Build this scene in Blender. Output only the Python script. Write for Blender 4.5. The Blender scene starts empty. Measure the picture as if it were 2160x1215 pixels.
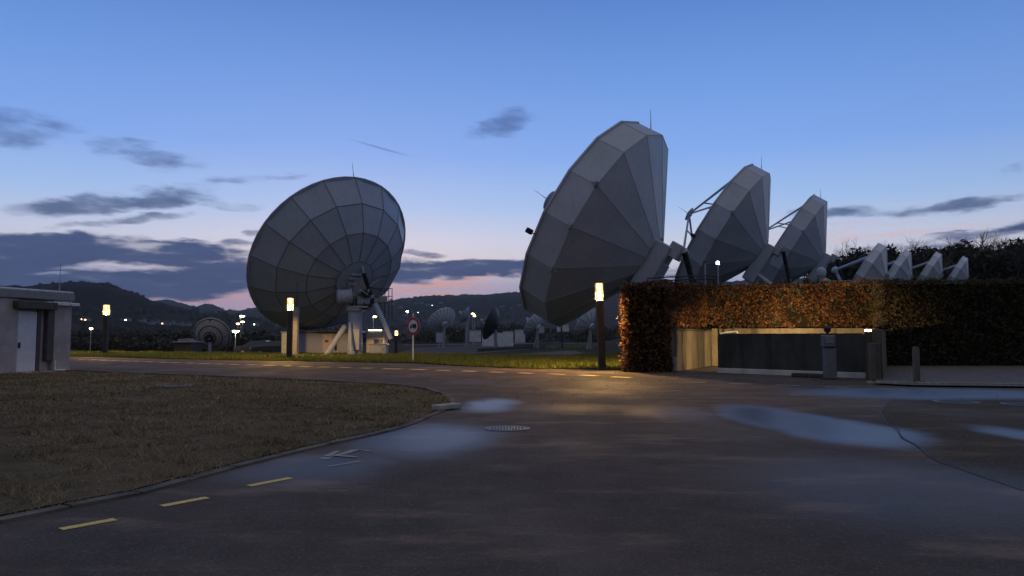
import bpy, math, random
import numpy as np
from mathutils import Vector, Matrix

S = bpy.context.scene
COL = S.collection
R_ = math.radians
random.seed(7)
RNG = np.random.default_rng(7)

# ------------------------------------------------------------------ camera
F_PX, CAM_H, HORIZON = 1550.0, 1.3, 712.0
PITCH = math.atan((HORIZON - 607.5) / F_PX)
cd = bpy.data.cameras.new("Camera")
cam = bpy.data.objects.new("Camera", cd)
COL.objects.link(cam)
cd.sensor_width = 36.0
cd.lens = 36.0 * F_PX / 2160.0
cd.clip_start, cd.clip_end = 0.05, 30000
cam.location = (0, 0, CAM_H)
cam.rotation_euler = (math.pi / 2 + PITCH, 0, 0)
S.camera = cam

FW = Vector((0, math.cos(PITCH), math.sin(PITCH)))
UP = Vector((0, -math.sin(PITCH), math.cos(PITCH)))


def ray(px, py):
    return Vector(((px - 1080) / F_PX, 0, 0)) + UP * ((607.5 - py) / F_PX) + FW


def at(px, py, Y):
    """measured point of the photo at the distance Y where the thing stands"""
    r = ray(px, py)
    return Vector((0, 0, CAM_H)) + r * (Y / r.y)


def G(px, py, z=0.0):
    r = ray(px, py)
    return Vector((0, 0, CAM_H)) + r * ((z - CAM_H) / r.z)


def sky_uv(px, py):
    r = ray(px, py).normalized()
    return math.atan2(r.x, r.y), math.asin(r.z)


# ------------------------------------------------------------------ colour
def lin(r, g, b):
    def f(c):
        c /= 255.0
        return c / 12.92 if c <= 0.04045 else ((c + 0.055) / 1.055) ** 2.4
    return (f(r), f(g), f(b), 1.0)


# ------------------------------------------------------------------ world: dusk sky
S.view_settings.view_transform = 'Standard'
S.view_settings.look = 'None'
S.view_settings.exposure = 0.0
S.view_settings.gamma = 1.0
S.render.engine = 'CYCLES'
S.cycles.use_denoising = True
S.cycles.max_bounces = 6
S.cycles.transparent_max_bounces = 12
S.cycles.volume_bounces = 0
S.cycles.sample_clamp_indirect = 4.0

W = bpy.data.worlds.new("World")
S.world = W
W.use_nodes = True


class NT:
    """small node-tree writer"""
    def __init__(s, tree):
        s.t = tree
        tree.nodes.clear()

    def n(s, typ, ins=None, **kw):
        nd = s.t.nodes.new(typ)
        for k, v in kw.items():
            setattr(nd, k, v)
        for k, v in (ins or {}).items():
            s.set(nd.inputs[k], v)
        return nd

    def set(s, sock, v):
        if isinstance(v, bpy.types.NodeSocket):
            s.t.links.new(v, sock)
        elif isinstance(v, bpy.types.Node):
            s.t.links.new(v.outputs[0], sock)
        else:
            sock.default_value = v

    def math(s, op, a, b=0.0, c=0.0, clamp=False):
        nd = s.t.nodes.new('ShaderNodeMath')
        nd.operation = op
        nd.use_clamp = clamp
        for i, v in enumerate((a, b, c)):
            s.set(nd.inputs[i], v)
        return nd.outputs[0]

    def mix(s, f, a, b, blend='MIX'):
        nd = s.t.nodes.new('ShaderNodeMix')
        nd.data_type = 'RGBA'
        nd.blend_type = blend
        s.set(nd.inputs[0], f)
        s.set(nd.inputs[6], a)
        s.set(nd.inputs[7], b)
        return nd.outputs[2]

    def ramp(s, fac, stops, interp='LINEAR'):
        nd = s.t.nodes.new('ShaderNodeValToRGB')
        cr = nd.color_ramp
        cr.interpolation = interp
        while len(cr.elements) < len(stops):
            cr.elements.new(0.5)
        for e, (p, c) in zip(cr.elements, stops):
            e.position = p
            e.color = c if len(c) == 4 else (*c, 1)
        s.set(nd.inputs[0], fac)
        return nd.outputs[0]

    def mr(s, v, a, b, c=0.0, d=1.0, smooth=True):
        nd = s.t.nodes.new('ShaderNodeMapRange')
        nd.interpolation_type = 'SMOOTHSTEP' if smooth else 'LINEAR'
        s.set(nd.inputs[0], v)
        for i, x in enumerate((a, b, c, d)):
            s.set(nd.inputs[1 + i], x)
        return nd.outputs[0]

    def noise(s, vec, scale, detail=4, rough=0.55, dist=0.0, dims='3D', out=0):
        nd = s.n('ShaderNodeTexNoise', noise_dimensions=dims)
        if vec is not None:
            s.set(nd.inputs['Vector'], vec)
        nd.inputs['Scale'].default_value = scale
        nd.inputs['Detail'].default_value = detail
        nd.inputs['Roughness'].default_value = rough
        nd.inputs['Distortion'].default_value = dist
        return nd.outputs[out]

    def mapping(s, vec, loc=(0, 0, 0), rot=(0, 0, 0), scale=(1, 1, 1), typ='POINT'):
        nd = s.n('ShaderNodeMapping', vector_type=typ)
        s.set(nd.inputs['Vector'], vec)
        nd.inputs['Location'].default_value = loc
        nd.inputs['Rotation'].default_value = rot
        nd.inputs['Scale'].default_value = scale
        return nd.outputs[0]

    def length(s, vec):
        nd = s.n('ShaderNodeVectorMath', operation='LENGTH')
        s.set(nd.inputs[0], vec)
        return nd.outputs['Value']


def build_world():
    T = NT(W.node_tree)
    tc = T.n('ShaderNodeTexCoord')
    d = tc.outputs['Generated']
    sx = T.n('ShaderNodeSeparateXYZ', {0: d})
    x, y, z = sx.outputs
    az = T.math('ARCTAN2', x, y)
    el = T.math('ARCSINE', z)
    uv0 = T.n('ShaderNodeCombineXYZ', {0: az, 1: el, 2: 0.0}).outputs[0]

    # elevation gradient of the clear dusk sky (0..1 -> -0.05..0.6 rad)
    def e(py):
        return (sky_uv(1080, py)[1] + 0.05) / 0.65
    g = T.ramp(T.mr(el, -0.05, 0.6, smooth=False), [
        (0.0, lin(112, 115, 155)), (e(660), lin(132, 148, 198)), (e(600), lin(160, 174, 212)), (e(555), lin(216, 216, 232)),
        (e(510), lin(206, 216, 243)), (e(440), lin(166, 200, 248)), (e(330), lin(130, 174, 245)),
        (e(180), lin(108, 156, 230)), (e(0), lin(84, 131, 208)), (0.85, lin(66, 110, 184)), (1.0, lin(48, 88, 160))])
    # warmer, paler left of the middle, greyer far right and top right
    side = T.mr(az, 0.25, 0.75)
    g = T.mix(T.math('MULTIPLY', side, 0.35), g, T.mix(1.0, g, (0.72, 0.68, 0.70, 1), 'MULTIPLY'))
    left = T.mr(az, -0.2, -0.7)
    g = T.mix(T.math('MULTIPLY', left, 0.30), g, T.mix(1.0, g, (0.80, 0.84, 0.92, 1), 'MULTIPLY'))
    # a real physical twilight sky adds its own slight tint
    sky = T.n('ShaderNodeTexSky', sky_type='NISHITA', sun_disc=False, sun_elevation=R_(1.0), sun_rotation=R_(-12))
    g = T.mix(1.0, g, T.mix(1.0, sky.outputs[0], (0.02, 0.02, 0.02, 1), 'MULTIPLY'), 'ADD')

    # streaked, domain-warped coordinates for the clouds
    st = T.mapping(uv0, scale=(5.0, 16.0, 1.0))
    wob = T.noise(st, 1.6, 5, 0.6, out=1)
    wv = T.n('ShaderNodeVectorMath', {0: wob, 1: (0.5, 0.5, 0.5)}, operation='SUBTRACT').outputs[0]
    wv = T.n('ShaderNodeVectorMath', {0: wv, 1: (0.11, 0.045, 0.0)}, operation='MULTIPLY').outputs[0]
    uv = T.n('ShaderNodeVectorMath', {0: uv0, 1: wv}, operation='ADD').outputs[0]
    fb = T.noise(T.mapping(uv0, scale=(9.0, 30.0, 1.0), rot=(0, 0, 0.12)), 1.5, 6, 0.62)
    fb2 = T.noise(T.mapping(uv0, scale=(4.0, 26.0, 1.0)), 3.0, 6, 0.6)

    def blob(px, py, hw, hh, rot=0.0, k=1.0, soft=0.25, src=uv):
        u, v = sky_uv(px, py)
        m = T.mapping(src, loc=(u, v, 0), rot=(0, 0, R_(rot)), scale=(hw / F_PX, hh / F_PX, 1), typ='TEXTURE')
        return T.mr(T.length(m), 1.25, soft, 0.0, k)

    def union(bs):
        o = bs[0]
        for b in bs[1:]:
            o = T.math('MAXIMUM', o, b)
        return o

    high = union([
        blob(45, 268, 110, 42, 8, 0.75), blob(310, 330, 130, 26, -6, 0.8), blob(290, 362, 130, 16, 0, 0.35),
        blob(230, 423, 200, 21, 8, 1.0), blob(540, 384, 130, 13, 9, 0.65), blob(480, 428, 90, 10, 2, 0.55),
        blob(290, 458, 130, 14, 10, 0.95), blob(1065, 260, 92, 32, 10, 0.85), blob(985, 330, 90, 18, 0, 0.12), blob(505, 520, 50, 14, 8, 1.0),
        blob(1770, 452, 110, 19, -3, 0.95), blob(2010, 436, 150, 16, 3, 0.95), blob(900, 533, 80, 10, 1, 0.9), blob(520, 492, 32, 8, 4, 0.8),
        blob(2100, 368, 80, 7, 14, 0.25)])
    bank = union([
        blob(60, 528, 260, 40, 3, 1.0, 0.5), blob(130, 500, 110, 18, 5, 1.0), blob(350, 532, 130, 24, -2, 1.0, 0.5),
        blob(200, 592, 520, 38, 2, 1.0, 0.55), blob(430, 582, 240, 48, 4, 1.0, 0.55), blob(60, 545, 320, 50, 2, 1.0, 0.55), blob(700, 575, 300, 36, 2, 1.0, 0.5), blob(30, 580, 150, 30, 0, 0.85),
        blob(985, 567, 200, 27, 2, 1.0, 0.5), blob(2060, 500, 330, 15, 4, 0.6), blob(1500, 570, 300, 20, 0, 0.5), blob(2220, 478, 120, 20, 5, 0.75)])
    gap = union([blob(265, 563, 110, 9, 3, 1.0, 0.1), blob(300, 519, 50, 8, 3, 0.6), blob(960, 540, 150, 5, 3, 0.5), blob(110, 578, 40, 5, 0, 0.5)])
    pink = union([blob(440, 627, 130, 14, 4, 0.9), blob(1010, 590, 150, 15, 5, 1.0), blob(880, 612, 130, 18, 5, 0.9),
                  blob(1060, 625, 160, 14, 0, 0.55), blob(1640, 520, 120, 26, 0, 0.35), blob(1850, 488, 240, 18, -2, 0.35)])
    hm = T.mr(T.math('ADD', high, T.math('MULTIPLY', T.math('SUBTRACT', fb, 0.5), 2.0)), 0.16, 1.2)
    hm = T.math('MULTIPLY', hm, T.mr(high, 0.0, 0.30), clamp=True)
    bm = T.mr(T.math('ADD', bank, T.math('MULTIPLY', T.math('SUBTRACT', fb2, 0.5), 1.5)), 0.22, 0.92)
    bm = T.math('MULTIPLY', bm, T.mr(bank, 0.0, 0.25), clamp=True)
    bm = T.math('MULTIPLY', bm, T.math('SUBTRACT', 1.0, gap), clamp=True)
    pm = T.math('MULTIPLY', pink, T.mr(T.noise(T.mapping(uv, scale=(5.0, 70.0, 1.0), rot=(0, 0, 0.05)), 2.0, 5, 0.6), 0.42, 0.66, 0.0, 1.0), clamp=True)

    c = T.mix(T.math('MULTIPLY', pm, 0.9), g, lin(252, 172, 146))
    ccol = T.ramp(T.mr(el, 0.04, 0.30, smooth=False), [
        (0.0, lin(56, 74, 116)), (0.25, lin(56, 76, 122)), (0.5, lin(66, 88, 134)), (1.0, lin(88, 114, 172))])
    ccol = T.mix(T.mr(fb2, 0.35, 0.65, 0.0, 0.75), ccol, T.mix(1.0, ccol, (0.72, 0.76, 0.88, 1), 'MULTIPLY'))
    c = T.mix(T.math('MULTIPLY', hm, 0.85), c, ccol)
    c = T.mix(T.math('MULTIPLY', bm, 0.96), c, ccol)
    # thin vapour trail
    trail = blob(805, 313, 72, 2.6, -13, 0.6, 0.1, src=uv0)
    c = T.mix(trail, c, lin(92, 124, 186))
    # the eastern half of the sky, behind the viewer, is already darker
    # and, like the sky overhead, toned grey to set the light on ground and dish backs
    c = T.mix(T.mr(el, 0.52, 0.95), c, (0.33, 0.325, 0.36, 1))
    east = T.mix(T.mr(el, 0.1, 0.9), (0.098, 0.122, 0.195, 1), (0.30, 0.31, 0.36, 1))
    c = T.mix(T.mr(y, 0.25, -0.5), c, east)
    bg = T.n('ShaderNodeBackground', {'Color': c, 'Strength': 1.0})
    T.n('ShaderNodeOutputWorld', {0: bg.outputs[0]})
    W.cycles.sampling_method = 'MANUAL'
    W.cycles.sample_map_resolution = 1024


build_world()

# ------------------------------------------------------------------ materials
MATS = {}


def mat(name):
    m = bpy.data.materials.new(name)
    m.use_nodes = True
    MATS[name] = m
    return m, NT(m.node_tree)


def finish(T, bsdf):
    T.n('ShaderNodeOutputMaterial', {0: bsdf})


def simple(name, col, rough=0.6, metal=0.0, var=0.25, scale=6.0, bump=0.0, spec=0.4):
    m, T = mat(name)
    tc = T.n('ShaderNodeTexCoord').outputs['Object']
    ns = T.noise(tc, scale, 5, 0.6)
    c = T.mix(T.mr(ns, 0.3, 0.7), (*[k * (1 - var) for k in col], 1), (*[min(1, k * (1 + var)) for k in col], 1))
    b = T.n('ShaderNodeBsdfPrincipled', {'Base Color': c, 'Metallic': metal, 'Specular IOR Level': spec})
    T.set(b.inputs['Roughness'], T.mr(ns, 0.2, 0.8, max(0.02, rough - 0.1), rough + 0.1))
    if bump:
        bn = T.n('ShaderNodeBump', {'Height': T.noise(tc, scale * 6, 4), 'Strength': bump, 'Distance': 0.02})
        T.set(b.inputs['Normal'], bn.outputs[0])
    finish(T, b.outputs[0])
    return m


def dish_mat(name, col):
    """off-white paint, weathered: faint blotches and run-down streaks"""
    m, T = mat(name)
    tc = T.n('ShaderNodeTexCoord').outputs['Object']
    blot = T.noise(tc, 0.55, 5, 0.6)
    streak = T.noise(T.mapping(tc, scale=(3.0, 3.0, 0.35)), 2.0, 5, 0.7)
    fine = T.noise(tc, 14, 4, 0.6)
    k = T.math('ADD', T.math('MULTIPLY', blot, 0.5), T.math('MULTIPLY', streak, 0.5))
    c = T.mix(T.mr(k, 0.36, 0.64), (*[v * 0.88 for v in col], 1), (*[v * 1.06 for v in col], 1))
    c = T.mix(T.mr(fine, 0.62, 0.8, 0, 0.12), c, (*[v * 0.55 for v in col], 1))
    b = T.n('ShaderNodeBsdfPrincipled', {'Base Color': c, 'Roughness': 0.42, 'Specular IOR Level': 0.45})
    T.set(b.inputs['Roughness'], T.mr(streak, 0.3, 0.7, 0.34, 0.55))
    bn = T.n('ShaderNodeBump', {'Height': T.noise(tc, 0.8, 2), 'Strength': 0.25, 'Distance': 0.06})
    T.set(b.inputs['Normal'], bn.outputs[0])
    finish(T, b.outputs[0])
    return m


def emit(name, col, strength):
    m, T = mat(name)
    tc = T.n('ShaderNodeTexCoord').outputs['Object']
    ns = T.noise(tc, 9, 2)
    e = T.n('ShaderNodeEmission', {'Color': (*col, 1)})
    T.set(e.inputs['Strength'], T.mr(ns, 0.2, 0.8, strength * 0.85, strength * 1.15))
    finish(T, e.outputs[0])
    return m


def glass_pane(name, glow):
    """lantern glass: mostly clear, frosted enough to glow a little with the lamp in it"""
    m, T = mat(name)
    tc = T.n('ShaderNodeTexCoord').outputs['Object']
    tr = T.n('ShaderNodeBsdfTransparent', {'Color': (1.0, 0.93, 0.78, 1)})
    em = T.n('ShaderNodeEmission', {'Color': (1.0, 0.74, 0.34, 1)})
    T.set(em.inputs['Strength'], T.mr(T.noise(tc, 5, 3), 0.3, 0.7, glow * 0.7, glow * 1.3))
    gl = T.n('ShaderNodeBsdfGlossy', {'Roughness': 0.15})
    a = T.n('ShaderNodeMixShader', {0: 0.45, 1: tr.outputs[0], 2: em.outputs[0]})
    b = T.n('ShaderNodeMixShader', {0: 0.06, 1: a.outputs[0], 2: gl.outputs[0]})
    finish(T, b.outputs[0])
    return m


def leaf_mat(name, cols, trans=0.35, patch=None):
    m, T = mat(name)
    geo = T.n('ShaderNodeNewGeometry')
    rnd = geo.outputs['Random Per Island']
    c = T.ramp(rnd, [(i / (len(cols) - 1), c) for i, c in enumerate(cols)])
    if patch:
        pos = T.n('ShaderNodeTexCoord').outputs['Object']
        pn = T.noise(pos, 0.55, 5, 0.65)
        c = T.mix(T.mr(pn, 0.40, 0.60), T.mix(1.0, c, patch, 'MULTIPLY'), c)
    b = T.n('ShaderNodeBsdfPrincipled', {'Base Color': c, 'Roughness': 0.55, 'Specular IOR Level': 0.3})
    t = T.n('ShaderNodeBsdfTranslucent', {'Color': c})
    mx = T.n('ShaderNodeMixShader', {0: trans, 1: b.outputs[0], 2: t.outputs[0]})
    finish(T, mx.outputs[0])
    return m


def puddle_mask(T, pos, spots):
    """shape of the standing water: soft, noise-edged ellipses on the ground"""
    wob = T.noise(pos, 0.55, 5, 0.55, out=1)
    wv = T.n('ShaderNodeVectorMath', {0: wob, 1: (0.5, 0.5, 0.5)}, operation='SUBTRACT').outputs[0]
    wv = T.n('ShaderNodeVectorMath', {0: wv, 1: (0.8, 1.0, 0.0)}, operation='MULTIPLY').outputs[0]
    p = T.n('ShaderNodeVectorMath', {0: pos, 1: wv}, operation='ADD').outputs[0]
    o = None
    for (x0, x1, y0, y1, k, soft) in spots:       # photo extents -> ground extents
        yn, yf = G(1080, y1).y, G(1080, y0).y
        yc = (yn + yf) / 2
        a, b = G(x0, (y0 + y1) / 2), G(x1, (y0 + y1) / 2)
        s = T.mapping(p, loc=((a.x + b.x) / 2, yc, 0), scale=(abs(b.x - a.x) / 2 * 1.15, (yf - yn) / 2 * 1.15, 1000.0), typ='TEXTURE')
        v = T.mr(T.length(s), 1.1, soft, 0, k)
        o = v if o is None else T.math('MAXIMUM', o, v)
    return o


WET = [(1548, 1800, 853, 926, 1.0, 0.4), (1640, 1930, 874, 948, 1.0, 0.4), (1640, 2300, 817, 846, 0.8, 0.3), (2120, 2300, 893, 960, 0.7, 0.2),
       (955, 1110, 838, 873, 0.85, 0.2), (1000, 1330, 846, 880, 0.25, 0.1), (690, 1090, 885, 985, 0.66, 0.2), (420, 900, 940, 1040, 0.48, 0.1),
       (1480, 2500, 945, 1180, 0.31, 0.3), (1300, 1560, 850, 900, 0.35, 0.2), (1180, 1460, 800, 835, 0.15, 0.2)]


def asphalt_mat(name, col, warm, wet_on=True):
    m, T = mat(name)
    pos = T.n('ShaderNodeTexCoord').outputs['Object']
    agg = T.n('ShaderNodeTexVoronoi', {'Vector': pos, 'Scale': 55.0}, feature='F1')
    grain = T.noise(pos, 70, 3, 0.75)
    big = T.noise(T.mapping(pos, scale=(1, 0.7, 1)), 0.45, 5, 0.6)
    mid = T.noise(pos, 2.2, 5, 0.6)
    c = T.mix(T.mr(big, 0.35, 0.68), (*col, 1), (*warm, 1))
    c = T.mix(T.mr(mid, 0.35, 0.7, 0.0, 0.5), c, T.mix(1.0, c, (0.6, 0.58, 0.58, 1), 'MULTIPLY'))
    stone = T.mr(agg.outputs['Color'], 0.62, 0.95)
    c = T.mix(T.math('MULTIPLY', stone, 0.6), c, (0.22, 0.19, 0.17, 1))
    c = T.mix(T.mr(grain, 0.35, 0.75, 0.5, 0.0), c, (0.012, 0.011, 0.011, 1))
    # faint streaks of a lighter, warmer tone
    warm_streak = T.noise(T.mapping(pos, scale=(0.55, 1.3, 1), rot=(0, 0, 0.35)), 1.1, 6, 0.65)
    c = T.mix(T.mr(warm_streak, 0.50, 0.74, 0.0, 0.5), c, (warm[0] * 1.9, warm[1] * 1.75, warm[2] * 1.6, 1))
    w = puddle_mask(T, pos, WET)
    mod = T.mr(mid, 0.3, 0.6, 0.93, 1.0)
    w = T.math('MULTIPLY', w, mod, clamp=True)
    damp = T.mr(big, 0.45, 0.62, 0.0, 0.16)
    w = T.math('MAXIMUM', w, damp)
    c = T.mix(T.math('MULTIPLY', w, 0.6), c, (0.011, 0.0115, 0.0125, 1))
    b = T.n('ShaderNodeBsdfPrincipled', {'Base Color': c})
    T.set(b.inputs['Specular IOR Level'], T.mr(w, 0.05, 0.6, 0.10, 0.5))
    T.set(b.inputs['Roughness'], T.ramp(w, [(0.0, (0.85,) * 3), (0.3, (0.55,) * 3), (0.6, (0.38,) * 3), (0.9, (0.31,) * 3), (1.0, (0.29,) * 3)]))
    h = T.math('ADD', T.math('MULTIPLY', agg.outputs['Distance'], 0.8), T.math('MULTIPLY', grain, 0.7))
    bn = T.n('ShaderNodeBump', {'Height': h, 'Distance': 0.012})
    T.set(bn.inputs['Strength'], T.mr(w, 0.0, 0.85, 0.75, 0.03, smooth=False))
    T.set(b.inputs['Normal'], bn.outputs[0])
    finish(T, b.outputs[0])
    return m


def earth_mat(name, a, b_, c_, scale=1.0, rough=0.95, bump=0.6):
    m, T = mat(name)
    pos = T.n('ShaderNodeTexCoord').outputs['Object']
    n1 = T.noise(pos, 0.35 * scale, 5, 0.6)
    n2 = T.noise(pos, 9 * scale, 5, 0.7)
    n3 = T.noise(pos, 60 * scale, 3, 0.7)
    c = T.mix(T.mr(n1, 0.42, 0.58), (*a, 1), (*b_, 1))
    c = T.mix(T.mr(n2, 0.48, 0.7, 0, 0.8), c, (*c_, 1))
    c = T.mix(T.mr(n3, 0.4, 0.7, 0.55, 0), c, T.mix(1.0, c, (0.35, 0.34, 0.33, 1), 'MULTIPLY'))
    b = T.n('ShaderNodeBsdfPrincipled', {'Base Color': c, 'Roughness': rough, 'Specular IOR Level': 0.1})
    bn = T.n('ShaderNodeBump', {'Height': T.math('ADD', n2, n3), 'Strength': bump, 'Distance': 0.05})
    T.set(b.inputs['Normal'], bn.outputs[0])
    finish(T, b.outputs[0])
    return m


def concrete_mat(name, col, stain=0.8):
    m, T = mat(name)
    pos = T.n('ShaderNodeTexCoord').outputs['Object']
    n1 = T.noise(pos, 1.2, 5, 0.6)
    st = T.noise(T.mapping(pos, scale=(1.1, 1.1, 0.16)), 1.5, 6, 0.72)
    n3 = T.noise(pos, 28, 4, 0.6)
    c = T.mix(T.mr(n1, 0.3, 0.7), (*[v * 0.8 for v in col], 1), (*[v * 1.15 for v in col], 1))
    c = T.mix(T.mr(st, 0.47, 0.66, 0, stain), c, (col[0] * 0.28, col[1] * 0.29, col[2] * 0.24, 1))
    c = T.mix(T.mr(n3, 0.5, 0.75, 0, 0.3), c, (*[v * 0.6 for v in col], 1))
    b = T.n('ShaderNodeBsdfPrincipled', {'Base Color': c, 'Roughness': 0.85, 'Specular IOR Level': 0.2})
    bn = T.n('ShaderNodeBump', {'Height': n3, 'Strength': 0.25, 'Distance': 0.01})
    T.set(b.inputs['Normal'], bn.outputs[0])
    finish(T, b.outputs[0])
    return m


def paver_mat(name):
    m, T = mat(name)
    pos = T.n('ShaderNodeTexCoord').outputs['Object']
    br = T.n('ShaderNodeTexBrick', {'Vector': T.mapping(pos, rot=(0, 0, 0.5)), 'Scale': 1.0, 'Mortar Size': 0.012, 'Brick Width': 0.40, 'Row Height': 0.2,
                                   'Color1': (0.10, 0.085, 0.07, 1), 'Color2': (0.15, 0.13, 0.105, 1), 'Mortar': (0.03, 0.032, 0.02, 1)})
    n = T.noise(pos, 3, 5, 0.65)
    c = T.mix(T.mr(n, 0.45, 0.65, 0, 0.7), br.outputs[0], (0.05, 0.038, 0.022, 1))
    b = T.n('ShaderNodeBsdfPrincipled', {'Base Color': c, 'Roughness': 0.75})
    bn = T.n('ShaderNodeBump', {'Height': T.math('SUBTRACT', n, br.outputs['Fac']), 'Strength': 0.5, 'Distance': 0.02})
    T.set(b.inputs['Normal'], bn.outputs[0])
    finish(T, b.outputs[0])
    return m


def hill_mat(name, wood, field):
    m, T = mat(name)
    pos = T.n('ShaderNodeTexCoord').outputs['Object']
    n1 = T.noise(T.mapping(pos, scale=(1, 1, 2.0)), 0.0045, 6, 0.6)
    vor = T.n('ShaderNodeTexVoronoi', {'Vector': T.mapping(pos, scale=(0.6, 0.4, 3.0)), 'Scale': 0.008})
    n2 = T.noise(pos, 0.06, 4, 0.6)
    f = T.mix(T.mr(vor.outputs['Color'], 0.2, 0.8), (*field, 1), (field[0] * 0.5, field[1] * 0.55, field[2] * 0.6, 1))
    z = T.n('ShaderNodeSeparateXYZ', {0: pos}).outputs[2]
    up = T.math('ADD', n1, T.mr(z, 20, 90, -0.08, 0.14))
    c = T.mix(T.mr(up, 0.47, 0.53), f, (*wood, 1))
    c = T.mix(T.mr(n2, 0.4, 0.65, 0, 0.5), c, (*[v * 0.6 for v in wood], 1))
    b = T.n('ShaderNodeBsdfPrincipled', {'Base Color': c, 'Roughness': 1.0, 'Specular IOR Level': 0.0})
    finish(T, b.outputs[0])
    return m


M_DISH = dish_mat('dish_paint', (0.42, 0.45, 0.52))
M_DISH_OLD = dish_mat('older_dish_paint', (0.33, 0.37, 0.45))
M_SEAM = simple('seam_metal', (0.15, 0.165, 0.20), 0.6)
M_WHITE = simple('white_paint', (0.42, 0.46, 0.55), 0.45, var=0.1)
M_GREY = simple('grey_steel', (0.28, 0.28, 0.29), 0.5, var=0.15)
M_CAB = simple('cabinet_paint', (0.62, 0.63, 0.67), 0.45, var=0.12, scale=2)
M_PALE = simple('pale_dish_paint', (0.60, 0.64, 0.72), 0.4, var=0.1, scale=1.5)
M_GALV = simple('galvanised_steel', (0.34, 0.35, 0.36), 0.4, metal=0.5, var=0.2)
M_DARK = simple('dark_steel', (0.035, 0.035, 0.038), 0.5)
M_BLACK = simple('black_rubber', (0.012, 0.012, 0.013), 0.6)
M_POST = simple('lamp_post_paint', (0.040, 0.034, 0.030), 0.55, var=0.3, scale=3)
M_RED = simple('sign_red', (0.42, 0.02, 0.02), 0.5, var=0.1)
M_SIGNW = simple('sign_white', (0.66, 0.64, 0.60), 0.5, var=0.08)
M_ASPH = asphalt_mat('asphalt', (0.118, 0.097, 0.088), (0.172, 0.131, 0.104))
M_ASPH2 = asphalt_mat('asphalt_patch_mix', (0.085, 0.070, 0.046), (0.105, 0.080, 0.048))
M_FIELD = earth_mat('field_soil_and_grass', (0.030, 0.034, 0.018), (0.042, 0.040, 0.026), (0.05, 0.046, 0.03), 0.3)
M_LAWN = earth_mat('lawn_soil', (0.15, 0.115, 0.058), (0.25, 0.19, 0.11), (0.36, 0.275, 0.175), 1.0, bump=1.0)
M_VERGE = earth_mat('verge_turf', (0.06, 0.075, 0.015), (0.08, 0.09, 0.022), (0.03, 0.035, 0.01), 1.0)
M_GRAVEL = earth_mat('gravel', (0.10, 0.10, 0.105), (0.13, 0.125, 0.12), (0.07, 0.07, 0.075), 1.0)
M_KERB = concrete_mat('kerb_stone', (0.15, 0.13, 0.11), 0.6)
M_CONC = concrete_mat('stained_concrete', (0.14, 0.122, 0.085), 0.9)
M_CONC_D = concrete_mat('dark_concrete', (0.070, 0.066, 0.056), 0.6)  # darker tone than the ramp walls' concrete
M_CONC_L = concrete_mat('pale_concrete', (0.40, 0.37, 0.33), 0.4)
M_PLINTH = concrete_mat('pale_plinth', (0.62, 0.56, 0.50), 0.15)
M_WALL = concrete_mat('building_render', (0.45, 0.395, 0.375), 0.15)
M_FASCIA = simple('fascia_metal', (0.24, 0.235, 0.24), 0.45, var=0.12)
M_TRIM = simple('roof_trim_metal', (0.72, 0.74, 0.78), 0.3, metal=0.3, var=0.05)
M_DOOR = simple('door_paint', (0.66, 0.66, 0.68), 0.45, var=0.06)
M_BROWN = simple('brown_frame', (0.085, 0.066, 0.058), 0.5)
M_PAVE = paver_mat('paving_bricks')
M_YELLOW = simple('yellow_road_paint', (0.68, 0.47, 0.09), 0.6, var=0.35, scale=40)
M_FADED_SHADED = simple('faded_shaded_road_paint', (0.30, 0.28, 0.24), 0.6, var=0.5, scale=40)
M_IRON = simple('cast_iron', (0.11, 0.115, 0.125), 0.35, metal=0.4, var=0.25, scale=30, bump=0.5)
M_LEAF = leaf_mat('copper_beech_leaf', [(0.012, 0.006, 0.003, 1), (0.070, 0.029, 0.009, 1), (0.14, 0.060, 0.018, 1), (0.25, 0.120, 0.045, 1), (0.022, 0.011, 0.005, 1)])
M_LEAF_D = leaf_mat('dull_hedge_leaf', [(0.03, 0.022, 0.008, 1), (0.055, 0.040, 0.012, 1), (0.045, 0.043, 0.013, 1), (0.09, 0.06, 0.022, 1)])
M_TWIG = simple('hedge_twig', (0.15, 0.13, 0.075), 0.8, var=0.3)
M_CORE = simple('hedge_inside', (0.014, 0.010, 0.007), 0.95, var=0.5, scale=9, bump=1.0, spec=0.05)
M_BARK = simple('winter_bark', (0.038, 0.032, 0.026), 0.9, var=0.4)
M_GRASS = leaf_mat('verge_grass_blade', [(0.075, 0.105, 0.014, 1), (0.14, 0.17, 0.025, 1), (0.20, 0.215, 0.04, 1), (0.055, 0.072, 0.014, 1)], 0.3)
M_DRY = leaf_mat('dry_lawn_blade', [(0.13, 0.094, 0.045, 1), (0.28, 0.205, 0.115, 1), (0.44, 0.33, 0.21, 1), (0.13, 0.112, 0.042, 1)], 0.2, (0.66, 0.66, 0.52, 1))
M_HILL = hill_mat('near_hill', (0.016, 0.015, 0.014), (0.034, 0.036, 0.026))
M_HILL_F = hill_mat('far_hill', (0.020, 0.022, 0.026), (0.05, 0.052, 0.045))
def bulb_mat(name, col, strength):
    m, T = mat(name)
    tr = T.n('ShaderNodeBsdfTransparent', {'Color': (1.0, 0.95, 0.85, 1)})
    em = T.n('ShaderNodeEmission', {'Color': (*col, 1), 'Strength': strength})
    T.set(em.inputs['Strength'], T.mr(T.noise(T.n('ShaderNodeTexCoord').outputs['Object'], 9, 2), .2, .8, strength * .85, strength * 1.15))
    finish(T, T.n('ShaderNodeMixShader', {0: 0.4, 1: tr.outputs[0], 2: em.outputs[0]}).outputs[0])
    return m


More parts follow.
